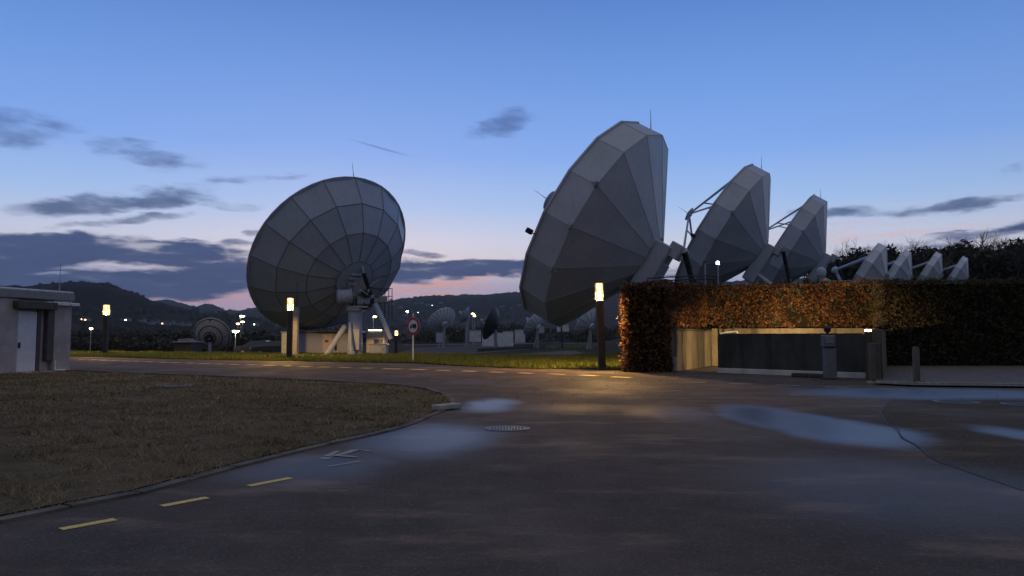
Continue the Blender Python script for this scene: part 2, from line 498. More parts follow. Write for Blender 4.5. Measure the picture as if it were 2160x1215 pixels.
def down_light(t, name, p, power, col, cone=170, blend=.15, r=.09):
    """the lamp itself: a shielded lamp that throws its light downwards"""
    l = bpy.data.lights.new(name, 'SPOT')
    l.energy, l.color, l.spot_size, l.spot_blend, l.shadow_soft_size = power, col, R_(cone), blend, r
    o = bpy.data.objects.new(name, l)
    COL.objects.link(o)
    o.parent = t
    o.location = p - t.location
    return o


M_BULB = bulb_mat('lantern_lamp', (1.0, 0.66, 0.26), 26.0)
M_PANE = glass_pane('lantern_glass', 1.5)
M_STREET = emit('street_lamp_glow', (1.0, 0.66, 0.28), 40.0)
M_FLOOD = emit('floodlight_glow', (1.0, 0.93, 0.62), 160.0)
M_COOL = emit('small_cool_lamp', (0.9, 0.95, 1.0), 12.0)
M_WARMW = emit('lit_window', (1.0, 0.60, 0.25), 6.0)
M_SILL = emit('sill_glow', (1.0, 0.90, 0.55), 5.0)
M_WALLL = emit('wall_lamp_glow', (1.0, 0.66, 0.27), 60.0)
M_RAMPL = emit('ramp_lamp_glow', (1.0, 0.64, 0.27), 40.0)
M_CARP = simple('dark_car_paint', (0.035, 0.045, 0.09), 0.2, var=0.1, spec=0.6)
M_CARG = simple('car_glass', (0.02, 0.022, 0.026), 0.06, var=0.05, spec=0.8)
M_HOUSE = simple('village_render', (0.20, 0.20, 0.22), 0.8, var=0.2, scale=0.2)
M_ROOF = simple('village_roof', (0.045, 0.035, 0.035), 0.8, var=0.3, scale=0.5)


# ------------------------------------------------------------------ mesh helpers
def tag(o, label=None, cat=None, group=None, kind=None):
    if label: o['label'] = label
    if cat: o['category'] = cat
    if group: o['group'] = group
    if kind: o['kind'] = kind
    return o


def thing(name, loc, label, cat, group=None):
    o = bpy.data.objects.new(name, None)
    o.empty_display_size = 0.3
    o.location = loc
    COL.objects.link(o)
    return tag(o, label, cat, group)


def basis(p0, p1):
    d = (Vector(p1) - Vector(p0))
    L = d.length
    d.normalize()
    h = Vector((0, 0, 1)) if abs(d.z) < 0.95 else Vector((1, 0, 0))
    a = d.cross(h).normalized()
    return d, a, a.cross(d).normalized(), L


class MB:
    def __init__(s):
        s.v, s.f = [], []

    def add(s, vs, fs):
        b = len(s.v)
        s.v += [tuple(v) for v in vs]
        s.f += [tuple(i + b for i in f) for f in fs]
        return s

    def box(s, c, size, rot=None, bev=0.0):
        """box with chamfered edges"""
        hx, hy, hz = [v / 2 for v in size]
        M = rot or Matrix.Identity(3)
        c = Vector(c)
        if bev <= 0:
            vs = [c + M @ Vector((x * hx, y * hy, z * hz)) for x in (-1, 1) for y in (-1, 1) for z in (-1, 1)]
            return s.add(vs, [(0, 1, 3, 2), (4, 6, 7, 5), (0, 4, 5, 1), (2, 3, 7, 6), (0, 2, 6, 4), (1, 5, 7, 3)])
        b = min(bev, hx * .9, hy * .9, hz * .9)
        vs, idx = [], {}
        for x in (-1, 1):
            for y in (-1, 1):
                for z in (-1, 1):
                    for k in range(3):
                        p = [x * (hx - b), y * (hy - b), z * (hz - b)]
                        p[k] = (x, y, z)[k] * (hx, hy, hz)[k]
                        idx[(x, y, z, k)] = len(vs)
                        vs.append(c + M @ Vector(p))
        fs = []
        for k in range(3):
            o1, o2 = [i for i in range(3) if i != k]
            for sg in (-1, 1):
                q = []
                for a, d in ((-1, -1), (1, -1), (1, 1), (-1, 1)):
                    key = [0, 0, 0]
                    key[k], key[o1], key[o2] = sg, a, d
                    q.append(idx[(*key, k)])
                flip = (sg == 1) == (k == 1)
                fs.append(tuple(reversed(q)) if flip else tuple(q))
        for k in range(3):
            o1, o2 = [i for i in range(3) if i != k]
            for a in (-1, 1):
                for d in (-1, 1):
                    q = []
                    for t, kk in ((-1, o1), (1, o1), (1, o2), (-1, o2)):
                        key = [0, 0, 0]
                        key[k], key[o1], key[o2] = t, a, d
                        q.append(idx[(*key, kk)])
                    fs.append(tuple(q))
        for x in (-1, 1):
            for y in (-1, 1):
                for z in (-1, 1):
                    fs.append(tuple(idx[(x, y, z, k)] for k in range(3)))
        return s.add(vs, fs)

    def cyl(s, p0, p1, r0, r1=None, n=12, caps=True, ph=0.0):
        r1 = r0 if r1 is None else r1
        d, a, b, L = basis(p0, p1)
        vs = []
        for p, r in ((Vector(p0), r0), (Vector(p1), r1)):
            for i in range(n):
                t = 2 * math.pi * i / n + ph
                vs.append(p + a * (r * math.cos(t)) + b * (r * math.sin(t)))
        fs = [(i, (i + 1) % n, n + (i + 1) % n, n + i) for i in range(n)]
        if caps:
            fs += [tuple(range(n - 1, -1, -1)), tuple(range(n, 2 * n))]
        return s.add(vs, fs)

    def tube(s, pts, r, n=8):
        for p, q in zip(pts, pts[1:]):
            s.cyl(p, q, r, n=n)
        return s

    def rings(s, rs, caps=(True, True), closed=True):
        n = len(rs[0])
        vs = [p for r in rs for p in r]
        fs = []
        for k in range(len(rs) - 1):
            for i in range(n if closed else n - 1):
                j = (i + 1) % n
                fs.append((k * n + i, k * n + j, (k + 1) * n + j, (k + 1) * n + i))
        if caps[0]: fs.append(tuple(range(n - 1, -1, -1)))
        if caps[1]: fs.append(tuple((len(rs) - 1) * n + i for i in range(n)))
        return s.add(vs, fs)

    def lathe(s, c, prof, n=20, ax=Vector((0, 0, 1))):
        d, a, b, _ = basis((0, 0, 0), ax)
        c = Vector(c)
        return s.rings([[c + d * h + (a * math.cos(2 * math.pi * i / n) + b * math.sin(2 * math.pi * i / n)) * r for i in range(n)] for r, h in prof])

    def prism(s, poly, z0, z1):
        n = len(poly)
        vs = [(p[0], p[1], z0) for p in poly] + [(p[0], p[1], z1) for p in poly]
        fs = [(i, (i + 1) % n, n + (i + 1) % n, n + i) for i in range(n)]
        return s.add(vs, fs + [tuple(range(n - 1, -1, -1)), tuple(range(n, 2 * n))])

    def sheet(s, poly, z):
        return s.add([(p[0], p[1], z) for p in poly], [tuple(range(len(poly)))])

    def build(s, name, m, parent=None, origin=None, smooth=False):
        if origin is None:
            origin = Vector((0, 0, 0))
            p = parent
            while p is not None:
                if p.type == 'EMPTY':
                    origin = p.location.copy()
                p = p.parent
        me = bpy.data.meshes.new(name)
        me.from_pydata([(v[0] - origin[0], v[1] - origin[1], v[2] - origin[2]) for v in s.v], [], s.f)
        import bmesh
        bm = bmesh.new()
        bm.from_mesh(me)
        bmesh.ops.recalc_face_normals(bm, faces=bm.faces)
        bm.to_mesh(me)
        bm.free()
        if smooth:
            me.shade_smooth()
            try:
                me.set_sharp_from_angle(angle=R_(35))
            except Exception:
                pass
        me.materials.append(m)
        o = bpy.data.objects.new(name, me)
        COL.objects.link(o)
        o.parent = parent
        if parent is None:
            o.location = origin
        return o


def np_mesh(name, V, k, m, parent=None, origin=(0, 0, 0)):
    """V: (n*k,3) vertices of n separate k-gons"""
    n = len(V) // k
    V = np.asarray(V, np.float32) - np.array(origin, np.float32)
    me = bpy.data.meshes.new(name)
    me.vertices.add(len(V))
    me.vertices.foreach_set('co', V.ravel())
    me.loops.add(n * k)
    me.loops.foreach_set('vertex_index', np.arange(n * k, dtype=np.int32))
    me.polygons.add(n)
    me.polygons.foreach_set('loop_start', np.arange(0, n * k, k, dtype=np.int32))
    me.polygons.foreach_set('loop_total', np.full(n, k, np.int32))
    me.update(calc_edges=True)
    me.materials.append(m)
    o = bpy.data.objects.new(name, me)
    COL.objects.link(o)
    o.parent = parent
    if parent is None:
        o.location = origin
    return o


def struct(mb, name, m, **kw):
    return tag(mb.build(name, m, **kw), kind='structure')


def copy_tree(o, parent=None):
    c = o.copy()
    COL.objects.link(c)
    c.parent = parent
    for ch in list(o.children):
        copy_tree(ch, c)
    return c


def rotz(a):
    return Matrix.Rotation(a, 3, 'Z')


def in_poly(P, poly):
    x, y = P[:, 0], P[:, 1]
    c = np.zeros(len(P), bool)
    n = len(poly)
    for i in range(n):
        x0, y0 = poly[i][0], poly[i][1]
        x1, y1 = poly[i - 1][0], poly[i - 1][1]
        t = ((y0 > y) != (y1 > y)) & (x < (x1 - x0) * (y - y0) / ((y1 - y0) + 1e-12) + x0)
        c ^= t
    return c


def sstep(t):
    t = np.clip(t, 0, 1)
    return t * t * (3 - 2 * t)


# ------------------------------------------------------------------ ground
def ground_z(x, y):
    """flat yard; the field drops away on the left and the hillside climbs on the right"""
    x, y = np.asarray(x, float), np.asarray(y, float)
    t = x / np.maximum(y, 1)
    s = sstep((0.53 * x + 0.85 * y - 36) / 60) * 4.6 * sstep((t - 0.1) / 0.15) * sstep((y - 35) / 6)
    w = sstep((0.53 * x + 0.85 * y - 100) / 80) * 6.5 * sstep((t - 0.15) / 0.2) * sstep((y - 60) / 30)
    l = -2.3 * sstep((y - 60) / 25) * sstep((-0.26 - t) / 0.1)
    return s + w + l


def axis_coords(lo, hi, step):
    a = list(np.arange(lo, hi + 1e-6, step))
    up, dn = [], []
    v, d = hi, step
    while v < 9000:
        d *= 1.35
        v += d
        up.append(v)
    v, d = lo, step
    while v > -9000:
        d *= 1.35
        v -= d
        dn.append(v)
    return np.array(dn[::-1] + a + up)


def build_ground():
    xs, ys = axis_coords(-90, 150, 3.0), axis_coords(-20, 230, 3.0)
    X, Y = np.meshgrid(xs, ys)
    Z = ground_z(X, Y) - 0.05
    n = len(xs)
    mb = MB()
    mb.v = [tuple(p) for p in np.stack([X.ravel(), Y.ravel(), Z.ravel()], 1)]
    mb.f = [(j * n + i, j * n + i + 1, (j + 1) * n + i + 1, (j + 1) * n + i) for j in range(len(ys) - 1) for i in range(n - 1)]
    struct(mb, 'ground', M_FIELD)


build_ground()


def hills(pts, r0, r1, m, seed, rough, foot=0.0, width=0.35):
    """a ridge: heights measured along its skyline, at its own distance, with a front and a back slope"""
    rg = np.random.default_rng(seed)
    px = np.array([p[0] for p in pts], float)
    rows = np.array([p[1] for p in pts], float)
    s = np.arange(px[0], px[-1], 5.0)
    row = np.interp(s, px, rows)
    ang = np.arctan((s - 1080) / F_PX)
    H = CAM_H + (HORIZON - row) / F_PX * r1 * np.cos(ang)
    k = np.convolve(rg.normal(size=len(s) + 8), np.ones(9) / 9, 'valid')
    H = H + (k * rough * 2.2 + np.abs(rg.normal(size=len(s))) * rough * 0.35)
    nr = 26
    mb = MB()
    prof = []
    for j in range(nr):
        t = j / (nr - 1)
        prof.append((r0 + (r1 - r0) * t, t ** 1.5 * (1 - 0.16 * math.sin(t * 7))))
    prof[-1] = (r1, 1.0)
    prof += [(r1 * (1 + width * 0.3), 0.8), (r1 * (1 + width), 0.0)]
    for r, h in prof:
        for i in range(len(s)):
            bump = rg.normal() * rough * 0.5 * (h if h < 1 else 0)
            mb.v.append((r * math.sin(ang[i]), r * math.cos(ang[i]), foot + (H[i] - foot) * h + bump))
    n = len(s)
    mb.f = [(j * n + i, j * n + i + 1, (j + 1) * n + i + 1, (j + 1) * n + i) for j in range(len(prof) - 1) for i in range(n - 1)]
    struct(mb, 'hills', m, smooth=True)


hills([(-700, 640), (-300, 618), (-60, 606), (40, 603), (90, 600), (150, 598), (205, 599), (240, 606), (290, 622), (330, 637), (400, 652), (480, 662), (560, 676), (700, 700), (900, 708)], 500, 1700, M_HILL, 3, 2.2, -3)
hills([(150, 660), (300, 640), (335, 633), (355, 632), (380, 639), (415, 648), (430, 643), (450, 644), (475, 655), (500, 655), (540, 648), (580, 646), (640, 648), (720, 652), (790, 640), (830, 636), (900, 640), (1000, 660)], 1400, 3400, M_HILL_F, 4, 3.0, -3)
hills([(560, 690), (700, 655), (800, 640), (850, 632), (880, 627), (905, 623), (960, 622), (1020, 620), (1070, 619), (1100, 617), (1200, 612), (1400, 600), (1700, 585), (2100, 575), (2600, 570)], 900, 2800, M_HILL_F, 5, 2.6, -3)

from mathutils.bvhtree import BVHTree
_hv, _hf = [], []
for o_ in list(COL.objects):
    if o_.type == 'MESH' and o_.name.split('.')[0] in ('hills', 'ground'):
        b0 = len(_hv)
        _hv += [v.co.copy() for v in o_.data.vertices]
        _hf += [tuple(i + b0 for i in p.vertices) for p in o_.data.polygons]
LAND = BVHTree.FromPolygons(_hv, _hf)


def drop(px, row):
    """the point of the land seen at a place in the photo"""
    r = ray(px, row).normalized()
    return LAND.ray_cast(Vector((0, 0, CAM_H)), r)[0]


# road: one asphalt sheet up to the front edge of the verge
verge_front = [G(*p) for p in [(-260, 750), (145, 752), (250, 754), (350, 757), (450, 759), (560, 761), (738, 764), (872, 766), (968, 772), (1060, 776), (1138, 778.5), (1276, 779), (1330, 783)]]
verge_back = [G(*p) for p in [(1300, 748), (1180, 752), (1053, 751), (900, 749), (560, 747), (140, 743.5), (-260, 741)]]
road = [(-70, -18), (60, -18), (60, 30.0), (18, 29.0), (13.5, 29.5), (16.0, 36), (9.0, 36), (6.0, 29.0)] + [(p.x, p.y) for p in reversed(verge_front)] + [(-70, 30)]
struct(MB().sheet(road, 0.0), 'asphalt_road', M_ASPH)

patch = [G(*p) for p in [(1882, 842), (1872, 852), (1861, 866), (1864, 880), (1876, 896), (1898, 917), (1926, 936), (1952, 956), (1995, 980), (2060, 1003), (2160, 1036), (2400, 1075), (2700, 1080), (2500, 848), (2160, 846)]]
struct(MB().sheet(patch, 0.004), 'asphalt_patch', M_ASPH2)
crack = MB()
for a, b in zip(patch[:8], patch[1:9]):
    d = (b - a).normalized()
    nrm = Vector((-d.y, d.x, 0))
    m_ = a.lerp(b, 0.5) + nrm * random.uniform(-.05, .05)
    for p, q in ((a, m_), (m_, b)):
        w0, w1 = random.uniform(.008, .02), random.uniform(.008, .02)
        crack.add([p - nrm * w0 + Vector((0, 0, .008)), p + nrm * w0 + Vector((0, 0, .008)), q + nrm * w1 + Vector((0, 0, .008)), q - nrm * w1 + Vector((0, 0, .008))], [(0, 1, 2, 3)])
struct(crack, 'road_crack', M_BLACK)

# painted markings
mk = MB()
dash_far = [(170, 758, 178, 758.3), (190, 758.6, 203, 759), (213, 759.5, 225, 760), (234, 760.2, 248, 760.6), (257, 761.2, 271, 761.6), (281, 762, 295, 762.4), (305, 762.8, 325, 763.4), (336, 763.9, 352, 764.3),
            (361, 764.8, 378, 765.3), (392, 765.8, 409, 766.2), (420, 766.7, 442, 767.2), (453, 767.6, 473, 768), (484, 768.4, 504, 768.9), (520, 769.3, 539, 769.8), (555, 770.4, 580, 771), (600, 771.7, 613, 772.2),
            (633, 773, 656, 773.5), (672, 774, 696, 774.5), (716, 775, 739, 775.6), (761, 776.2, 784, 776.8), (808, 777.6, 847, 778.6), (867, 779.2, 897, 780), (921, 780.8, 949, 781.7), (975, 782.6, 1004, 783.6), (1033, 784.5, 1063, 785.5),
            (1095, 786.6, 1124, 787.7), (1158, 788.6, 1191, 789.9), (1224, 791.2, 1260, 792.8), (1291, 795, 1330, 796.6)]


def dash(mb, x0, y0, x1, y1, w, z=0.004):
    a, b = G(x0, y0), G(x1, y1)
    d = (b - a).normalized()
    nn = Vector((-d.y, d.x, 0)) * w / 2
    u = Vector((0, 0, z))
    mb.add([a - nn + u, b - nn + u, b + nn + u, a + nn + u], [(0, 1, 2, 3)])


for d_ in dash_far:
    dash(mk, *d_, 0.42 if d_[0] < 900 else 0.34)
for d_ in [(128, 1117, 243, 1096), (341, 1068, 437, 1050), (525, 1025.5, 613, 1008.5)]:
    dash(mk, *d_, 0.085)
struct(mk, 'road_marking', M_YELLOW)
mk = MB()
for d_ in [(1445, 805.5, 1490, 807), (1537, 808.5, 1586, 810), (1637, 812, 1685, 813.5), (1740, 816, 1790, 817.5), (1855, 820, 1912, 822)]:  # yellow line's dashes in the hedge shadow: shade put into duller paint
    dash(mk, *d_, 0.16, 0.004)
dash(mk, 690, 985, 762, 973, 0.05)
struct(mk, 'road_marking', M_FADED_SHADED)
ar = MB()


def stroke(mb, pts, w):
    for i in range(len(pts) - 1):
        dash(mb, *pts[i], *pts[i + 1], w, 0.004 + 0.0015 * i)


stroke(ar, [(683, 969), (694, 963.5), (728, 957), (750, 949.5)], 0.10)
dash(ar, 750, 949.5, 783, 952.5, 0.03, 0.009)
dash(ar, 692, 961, 752, 965.5, 0.07, 0.010)
dash(ar, 688, 964.5, 712, 953.5, 0.07, 0.012)
struct(ar, 'arrow_marking', M_FADED_SHADED)

# lawn island with its kerb
lawn_px = [(-330, 1215), (0, 1104), (150, 1073), (300, 1044), (400, 1016), (500, 988), (600, 963), (700, 938), (780, 921), (840, 906), (880, 893), (910, 879), (935, 869), (952, 861), (960, 853), (957, 843), (942, 833), (915, 824), (870, 817), (820, 813), (780, 811), (700, 806.5), (600, 802), (500, 798), (400, 794), (300, 790), (240, 787.5), (150, 783.5)]
lawn_edge = [G(*p) for p in lawn_px]
lawn_poly = [(p.x, p.y) for p in lawn_edge] + [(-40, 28.4), (-40, 3)]


def offset_line(pts, d):
    out = []
    for i, p in enumerate(pts):
        a = pts[max(i - 1, 0)]
        b = pts[min(i + 1, len(pts) - 1)]
        t = (b - a)
        t.z = 0
        t.normalize()
        out.append(p + Vector((-t.y, t.x, 0)) * d)
    return out


ni = 16
inner = offset_line(lawn_edge, 0.135)[:ni] + offset_line(lawn_edge, 0.22)[ni:]
struct(MB().sheet([(p.x, p.y) for p in inner] + [(-40, 28.4), (-40, 3)], 0.030), 'lawn', M_LAWN)
kb = MB()
o1, o2 = offset_line(lawn_edge, 0.10), offset_line(lawn_edge, 0.12)


def kerb_run(mb, A, B, z, gap=0.012, step=0.9):
    for i in range(len(A) - 1):
        L = (A[i + 1] - A[i]).length
        k = max(1, int(round(L / step)))
        for j in range(k):
            t0, t1 = j / k + gap / L, (j + 1) / k - gap / L
            q = [A[i].lerp(A[i + 1], t0), A[i].lerp(A[i + 1], t1), B[i].lerp(B[i + 1], t1), B[i].lerp(B[i + 1], t0)]
            zz = z + random.uniform(-.004, .004)
            mb.prism([(p.x, p.y) for p in q], -0.02, zz)


kerb_run(kb, lawn_edge[:ni + 1], offset_line(lawn_edge, 0.125)[:ni + 1], 0.022, step=1.2)
kerb_run(kb, lawn_edge[ni:], o1[ni:], 0.035, step=.5)
kerb_run(kb, o2[ni:], inner[ni:], 0.075, step=.5)
struct(kb, 'kerb', M_KERB)
es = thing('kerb_stone', G(945, 864), 'pale flat stone slab bridging the kerb at the tip of the lawn', 'kerb stone')
a, b = G(918, 867), G(966, 862)
dd = (b - a).normalized()
MB().box(a.lerp(b, .5) + Vector((0, 0, .06)), ((b - a).length, 0.22, 0.09), rotz(math.atan2(dd.y, dd.x)), 0.015).build('slab', M_CONC_L, es)
sl = thing('cover_slab', G(365, 813, .05), 'flat grey concrete cover slab lying in the lawn', 'slab')
MB().box(G(365, 813, .05) + Vector((0, 0, -.005)), (0.95, 1.25, 0.03), rotz(.3), 0.006).build('slab', M_KERB, sl)


def blades(name, poly, n, h, w, m, zfun, lean=0.5, seed=1, near_bias=False):
    rg = np.random.default_rng(seed)
    P = np.array([(p[0], p[1]) for p in poly])
    lo, hi = P.min(0), P.max(0)
    pts = []
    cnt = 0
    while cnt < n:
        q = rg.random((n, 2))
        q = lo + q * (hi - lo)
        if near_bias:
            keep = rg.random(len(q)) < np.clip((9.0 / np.maximum(q[:, 1], 3)) ** 1.3, 0.12, 1)
            q = q[keep & (np.abs(q[:, 0]) < 0.78 * q[:, 1] + 2)]
        q = q[in_poly(q, poly)]
        pts.append(q)
        cnt += len(q)
    q = np.vstack(pts)[:n]
    clump = 0.55 + 0.9 * (0.5 + 0.5 * np.sin(q[:, 0] * 1.7 + 2 * np.sin(q[:, 1] * 0.9)) * np.sin(q[:, 1] * 1.3 + q[:, 0] * .4))
    hh = h * (0.4 + rg.random(n)) * clump * (1.0 if not near_bias else (0.5 + 1.3 * (np.sin(q[:, 0] * 5.1 + 3 * np.sin(q[:, 1] * 3.3)) > .45)))
    if near_bias:
        sc = np.clip(q[:, 1] / 9.0, 0.6, 2.4)
    else:
        sc = np.ones(n)
    th = rg.random(n) * 2 * np.pi
    base = np.column_stack([q, zfun(q)])
    wd = np.column_stack([np.cos(th), np.sin(th), np.zeros(n)]) * (w * sc * (0.6 + 0.8 * rg.random(n)))[:, None]
    tip = base + np.column_stack([(rg.random(n) - .5) * 2 * lean * hh, (rg.random(n) - .5) * 2 * lean * hh, hh])
    V = np.stack([base - wd, base + wd, tip], 1).reshape(-1, 3)
    return tag(np_mesh(name, V, 3, m), kind='stuff')


ragged = offset_line(lawn_edge, 0.07)[:ni] + offset_line(lawn_edge, 0.19)[ni:]
tag(blades('dry_grass', [(p.x, p.y) for p in ragged] + [(-40, 28.4), (-40, 3)], 130000, 0.035, 0.006, M_DRY, lambda q: np.full(len(q), 0.026), 1.4, 11, True),
    'short dry brown winter grass over the lawn island', 'grass')

verge = [(p.x, p.y) for p in verge_front] + [(p.x, p.y) for p in verge_back]
struct(MB().sheet(verge, 0.03), 'verge', M_VERGE)
tag(blades('grass', verge, 110000, 0.15, 0.022, M_GRASS, lambda q: np.full(len(q), 0.025), 0.6, 12), 'lit green grass strip along the far edge of the road', 'grass')

# the field beyond: a second lane, gravel pads and strips
lane = [G(*p) for p in [(1020, 752.3), (1180, 752.3), (1300, 749), (1420, 749), (1420, 733), (1290, 735), (1180, 740), (1100, 745)]]
struct(MB().sheet([(p.x, p.y) for p in lane], -0.03), 'access_lane', M_ASPH)
strip = [G(*p) for p in [(1140, 737), (1300, 733), (1420, 731), (1420, 724), (1300, 725), (1190, 729)]]
struct(MB().sheet([(p.x, p.y) for p in strip], -0.026), 'verge', M_VERGE)
tag(blades('grass', [(p.x, p.y) for p in strip], 9000, 0.16, 0.05, M_GRASS, lambda q: np.full(len(q), -0.03), .6, 13), 'far green grass strip beyond the access lane', 'grass')
for pts in ([(842, 743), (1000, 746), (1100, 738), (1180, 731), (1020, 729), (880, 733)], [(850, 728), (1000, 727.5), (1200, 725), (1400, 722), (1300, 719), (1000, 721), (860, 722)]):
    struct(MB().sheet([(G(*p).x, G(*p).y) for p in pts], -0.022), 'gravel_bed', M_GRAVEL)

# right-hand pavement with a row of setts
pave = [G(*p) for p in [(1846, 812), (1930, 816), (2160, 819), (2500, 822), (2500, 764), (2160, 764), (1858, 772)]]
struct(MB().sheet([(p.x, p.y) for p in pave], 0.05), 'pavement', M_PAVE)
st_ = MB()
a, b = G(1838, 811), G(2600, 822)
L = (b - a).length
d = (b - a).normalized()
k = 0
while k * 0.21 < L:
    c = a + d * (k * 0.21)
    for j in range(2):
        st_.box(c + Vector((-d.y, d.x, 0)) * (0.2 * j + .05) + Vector((0, 0, .03 + random.uniform(-.006, .006))), (0.155, 0.17, 0.10), rotz(math.atan2(d.y, d.x) + random.uniform(-.06, .06)), 0.02)
    k += 1
struct(st_, 'kerb', concrete_mat('granite_sett', (0.26, 0.22, 0.17), 0.3))

# manhole covers
def manhole(px, py, r, label):
    c = G(px, py)
    t = thing('manhole_cover', c, label, 'manhole cover', 'manhole covers in the road')
    MB().lathe(c, [(r, 0.0), (r, 0.010), (r * .90, 0.012), (r * .89, 0.006)], 36).build('frame_ring', M_IRON, t)
    lid = MB().lathe(c, [(r * .86, 0.0), (r * .86, 0.009)], 36)
    for i in range(-6, 7):
        for j in range(-6, 7):
            x, y = i * r * .13, j * r * .13
            if math.hypot(x, y) < r * .78:
                lid.box(c + Vector((x, y, 0.011)), (r * .07, r * .07, 0.008))
    lid.build('lid', M_IRON, t)


manhole(1070, 904, 0.325, 'round cast iron manhole cover in the middle of the wet road')
manhole(2017, 848, 0.42, 'round manhole cover in the dry brown asphalt patch, nearer the crack')
manhole(2160, 853, 0.40, 'manhole cover at the right edge of the photo, partly cut off')


# ------------------------------------------------------------------ lantern columns
def lantern(base, h, w, label, lean=0.0, power=8500, group='lit lantern columns along the road'):
    t = thing('lamp_column', base, label, 'lamp', group)
    b = Vector(base)
    gh = h * 0.185
    ax = Vector((-math.sin(lean), 0, math.cos(lean)))
    rot = Matrix.Rotation(-lean, 3, 'Y')
    pb = h - gh - 0.10
    MB().box(b + ax * (pb / 2), (w * .92, w * .92, pb), rot, 0.035).build('post', M_POST, t)
    MB().box(b + ax * 0.03, (w * 1.2, w * 1.2, 0.06), rot, 0.01).build('base_plate', M_DARK, t)
    MB().box(b + ax * (h - 0.05), (w * 1.06, w * 1.06, 0.10), rot, 0.02).build('cap', M_POST, t)
    c = b + ax * (pb + gh / 2)
    g = MB()
    for i in range(4):
        m3 = rot @ rotz(i * math.pi / 2)
        g.box(c + m3 @ Vector((w * .45, 0, 0)), (0.012, w * .86, gh - 0.01), m3)
    g.build('lantern_glass', M_PANE, t)
    fr = MB()
    for sx in (-1, 1):
        for sy in (-1, 1):
            o = rot @ Vector((sx * w * .47, sy * w * .47, 0))
            fr.box(c + o, (0.02, 0.02, gh - 0.004), rot)
    fr.build('lantern_frame', M_DARK, t)
    MB().lathe(b + ax * pb, [(.03, 0.02), (.09, .05), (.10, gh * .30), (.055, gh * .45), (.055, gh * .62), (.10, gh * .72), (.10, gh * .95), (.03, gh * .97)], 14, ax).build('lamp_bulb', M_BULB, t, smooth=True)
    down_light(t, 'lamp_light', b + ax * (pb + gh * .42), power, (1.0, 0.66, 0.29))
    return t


lantern(G(1270, 779.6), 3.62, 0.31, 'tall lit lantern column beside the left end of the copper hedge', 0.028, 11000)
lantern(G(610, 757), 3.82, 0.33, 'tall lit lantern column in front of the big round dish')
lantern(G(221, 748), 3.90, 0.36, 'tall lit lantern column nearest the low grey building')
lantern(G(835.5, 746), 1.95, 0.26, 'shorter lit lantern column just left of the round road sign', 0.0, 5000)


# ------------------------------------------------------------------ big dishes
def frame_of(az, el):
    a = Vector((math.sin(az) * math.cos(el), math.cos(az) * math.cos(el), math.sin(el)))
    r = Vector((math.cos(az), -math.sin(az), 0))
    return a, r, r.cross(a)


def ring_pts(cn, fr, R, back, n, ph):
    a, r, u = fr
    return [cn - a * back + u * (R * math.cos(ph + 2 * math.pi * i / n)) + r * (R * math.sin(ph + 2 * math.pi * i / n)) for i in range(n)]


def tri_ring(mb, A, B):
    """faceted band between two rings, flat panels"""
    n = len(A)
    for i in range(n):
        j = (i + 1) % n
        mb.add([A[i], A[j], B[j], B[i]], [(0, 1, 2, 3)])


def seam_strips(mb, A, B, out, w=0.05, t=0.025):
    for p, q in zip(A, B):
        d = (q - p).normalized()
        n = (p.lerp(q, .5) - out)
        n = (n - d * n.dot(d)).normalized()
        s = d.cross(n) * w / 2
        u = n * t
        mb.add([p - s - u, p + s - u, q + s - u, q - s - u, p - s + u, p + s + u, q + s + u, q - s + u],
               [(0, 1, 2, 3), (4, 7, 6, 5), (0, 4, 5, 1), (1, 5, 6, 2), (2, 6, 7, 3), (3, 7, 4, 0)])


def bulk_dish(t, cn, fr, R, N, ph, rings, hub, paint, seams, circle_lip=True):
    a, r, u = fr
    rs = [ring_pts(cn, fr, rr, bb, N, ph) for rr, bb in rings]
    mb = MB()
    for A, B in zip(rs, rs[1:]):
        tri_ring(mb, A, B)
    mb.add(rs[-1], [tuple(range(N))])
    body = mb.build('back_panels', paint, t)
    # thin lips along the joints
    sm = MB()
    inside = cn - a * rings[-1][1] * 0.35
    for A, B in zip(rs, rs[1:]):
        seam_strips(sm, A, B, inside, *seams)
    for A in rs[1:]:
        seam_strips(sm, A, A[1:] + A[:1], inside, *seams)
    sm.build('panel_seams', M_SEAM if seams[0] > .06 else paint, body)
    # reflecting bowl and rim
    bowl = []
    for k in range(8):
        f = 1 - k / 8
        bowl.append(ring_pts(cn, fr, R * 0.995 * f, (1 - f * f) * R * 0.42, 48, ph))
    MB().rings(bowl, caps=(False, True)).build('reflector', M_DISH, t, smooth=True)
    nl = 48 if circle_lip else N
    lip = [ring_pts(cn, fr, R * k, b, nl, ph) for k, b in ((.985, -.03), (1.012, -.05), (1.015, .06), (.985, .12))]
    MB().rings(lip + [lip[0]], caps=(False, False)).build('rim', paint, t)


def lightning_rod(t, p, L, d=Vector((0, 0, 1)), r=.022):
    MB().cyl(p, p + d * L * .35, r * 1.6, r * 1.4, 6).cyl(p + d * L * .35, p + d * L, r, r * .6, 6).build('lightning_rod', M_GALV, t)


def bellows(mb, p0, p1, r, n):
    d, a, b, L = basis(p0, p1)
    prof = []
    for i in range(2 * n + 1):
        prof.append((r if i % 2 else r * .72, L * i / (2 * n)))
    mb.lathe(p0, prof, 12, d)


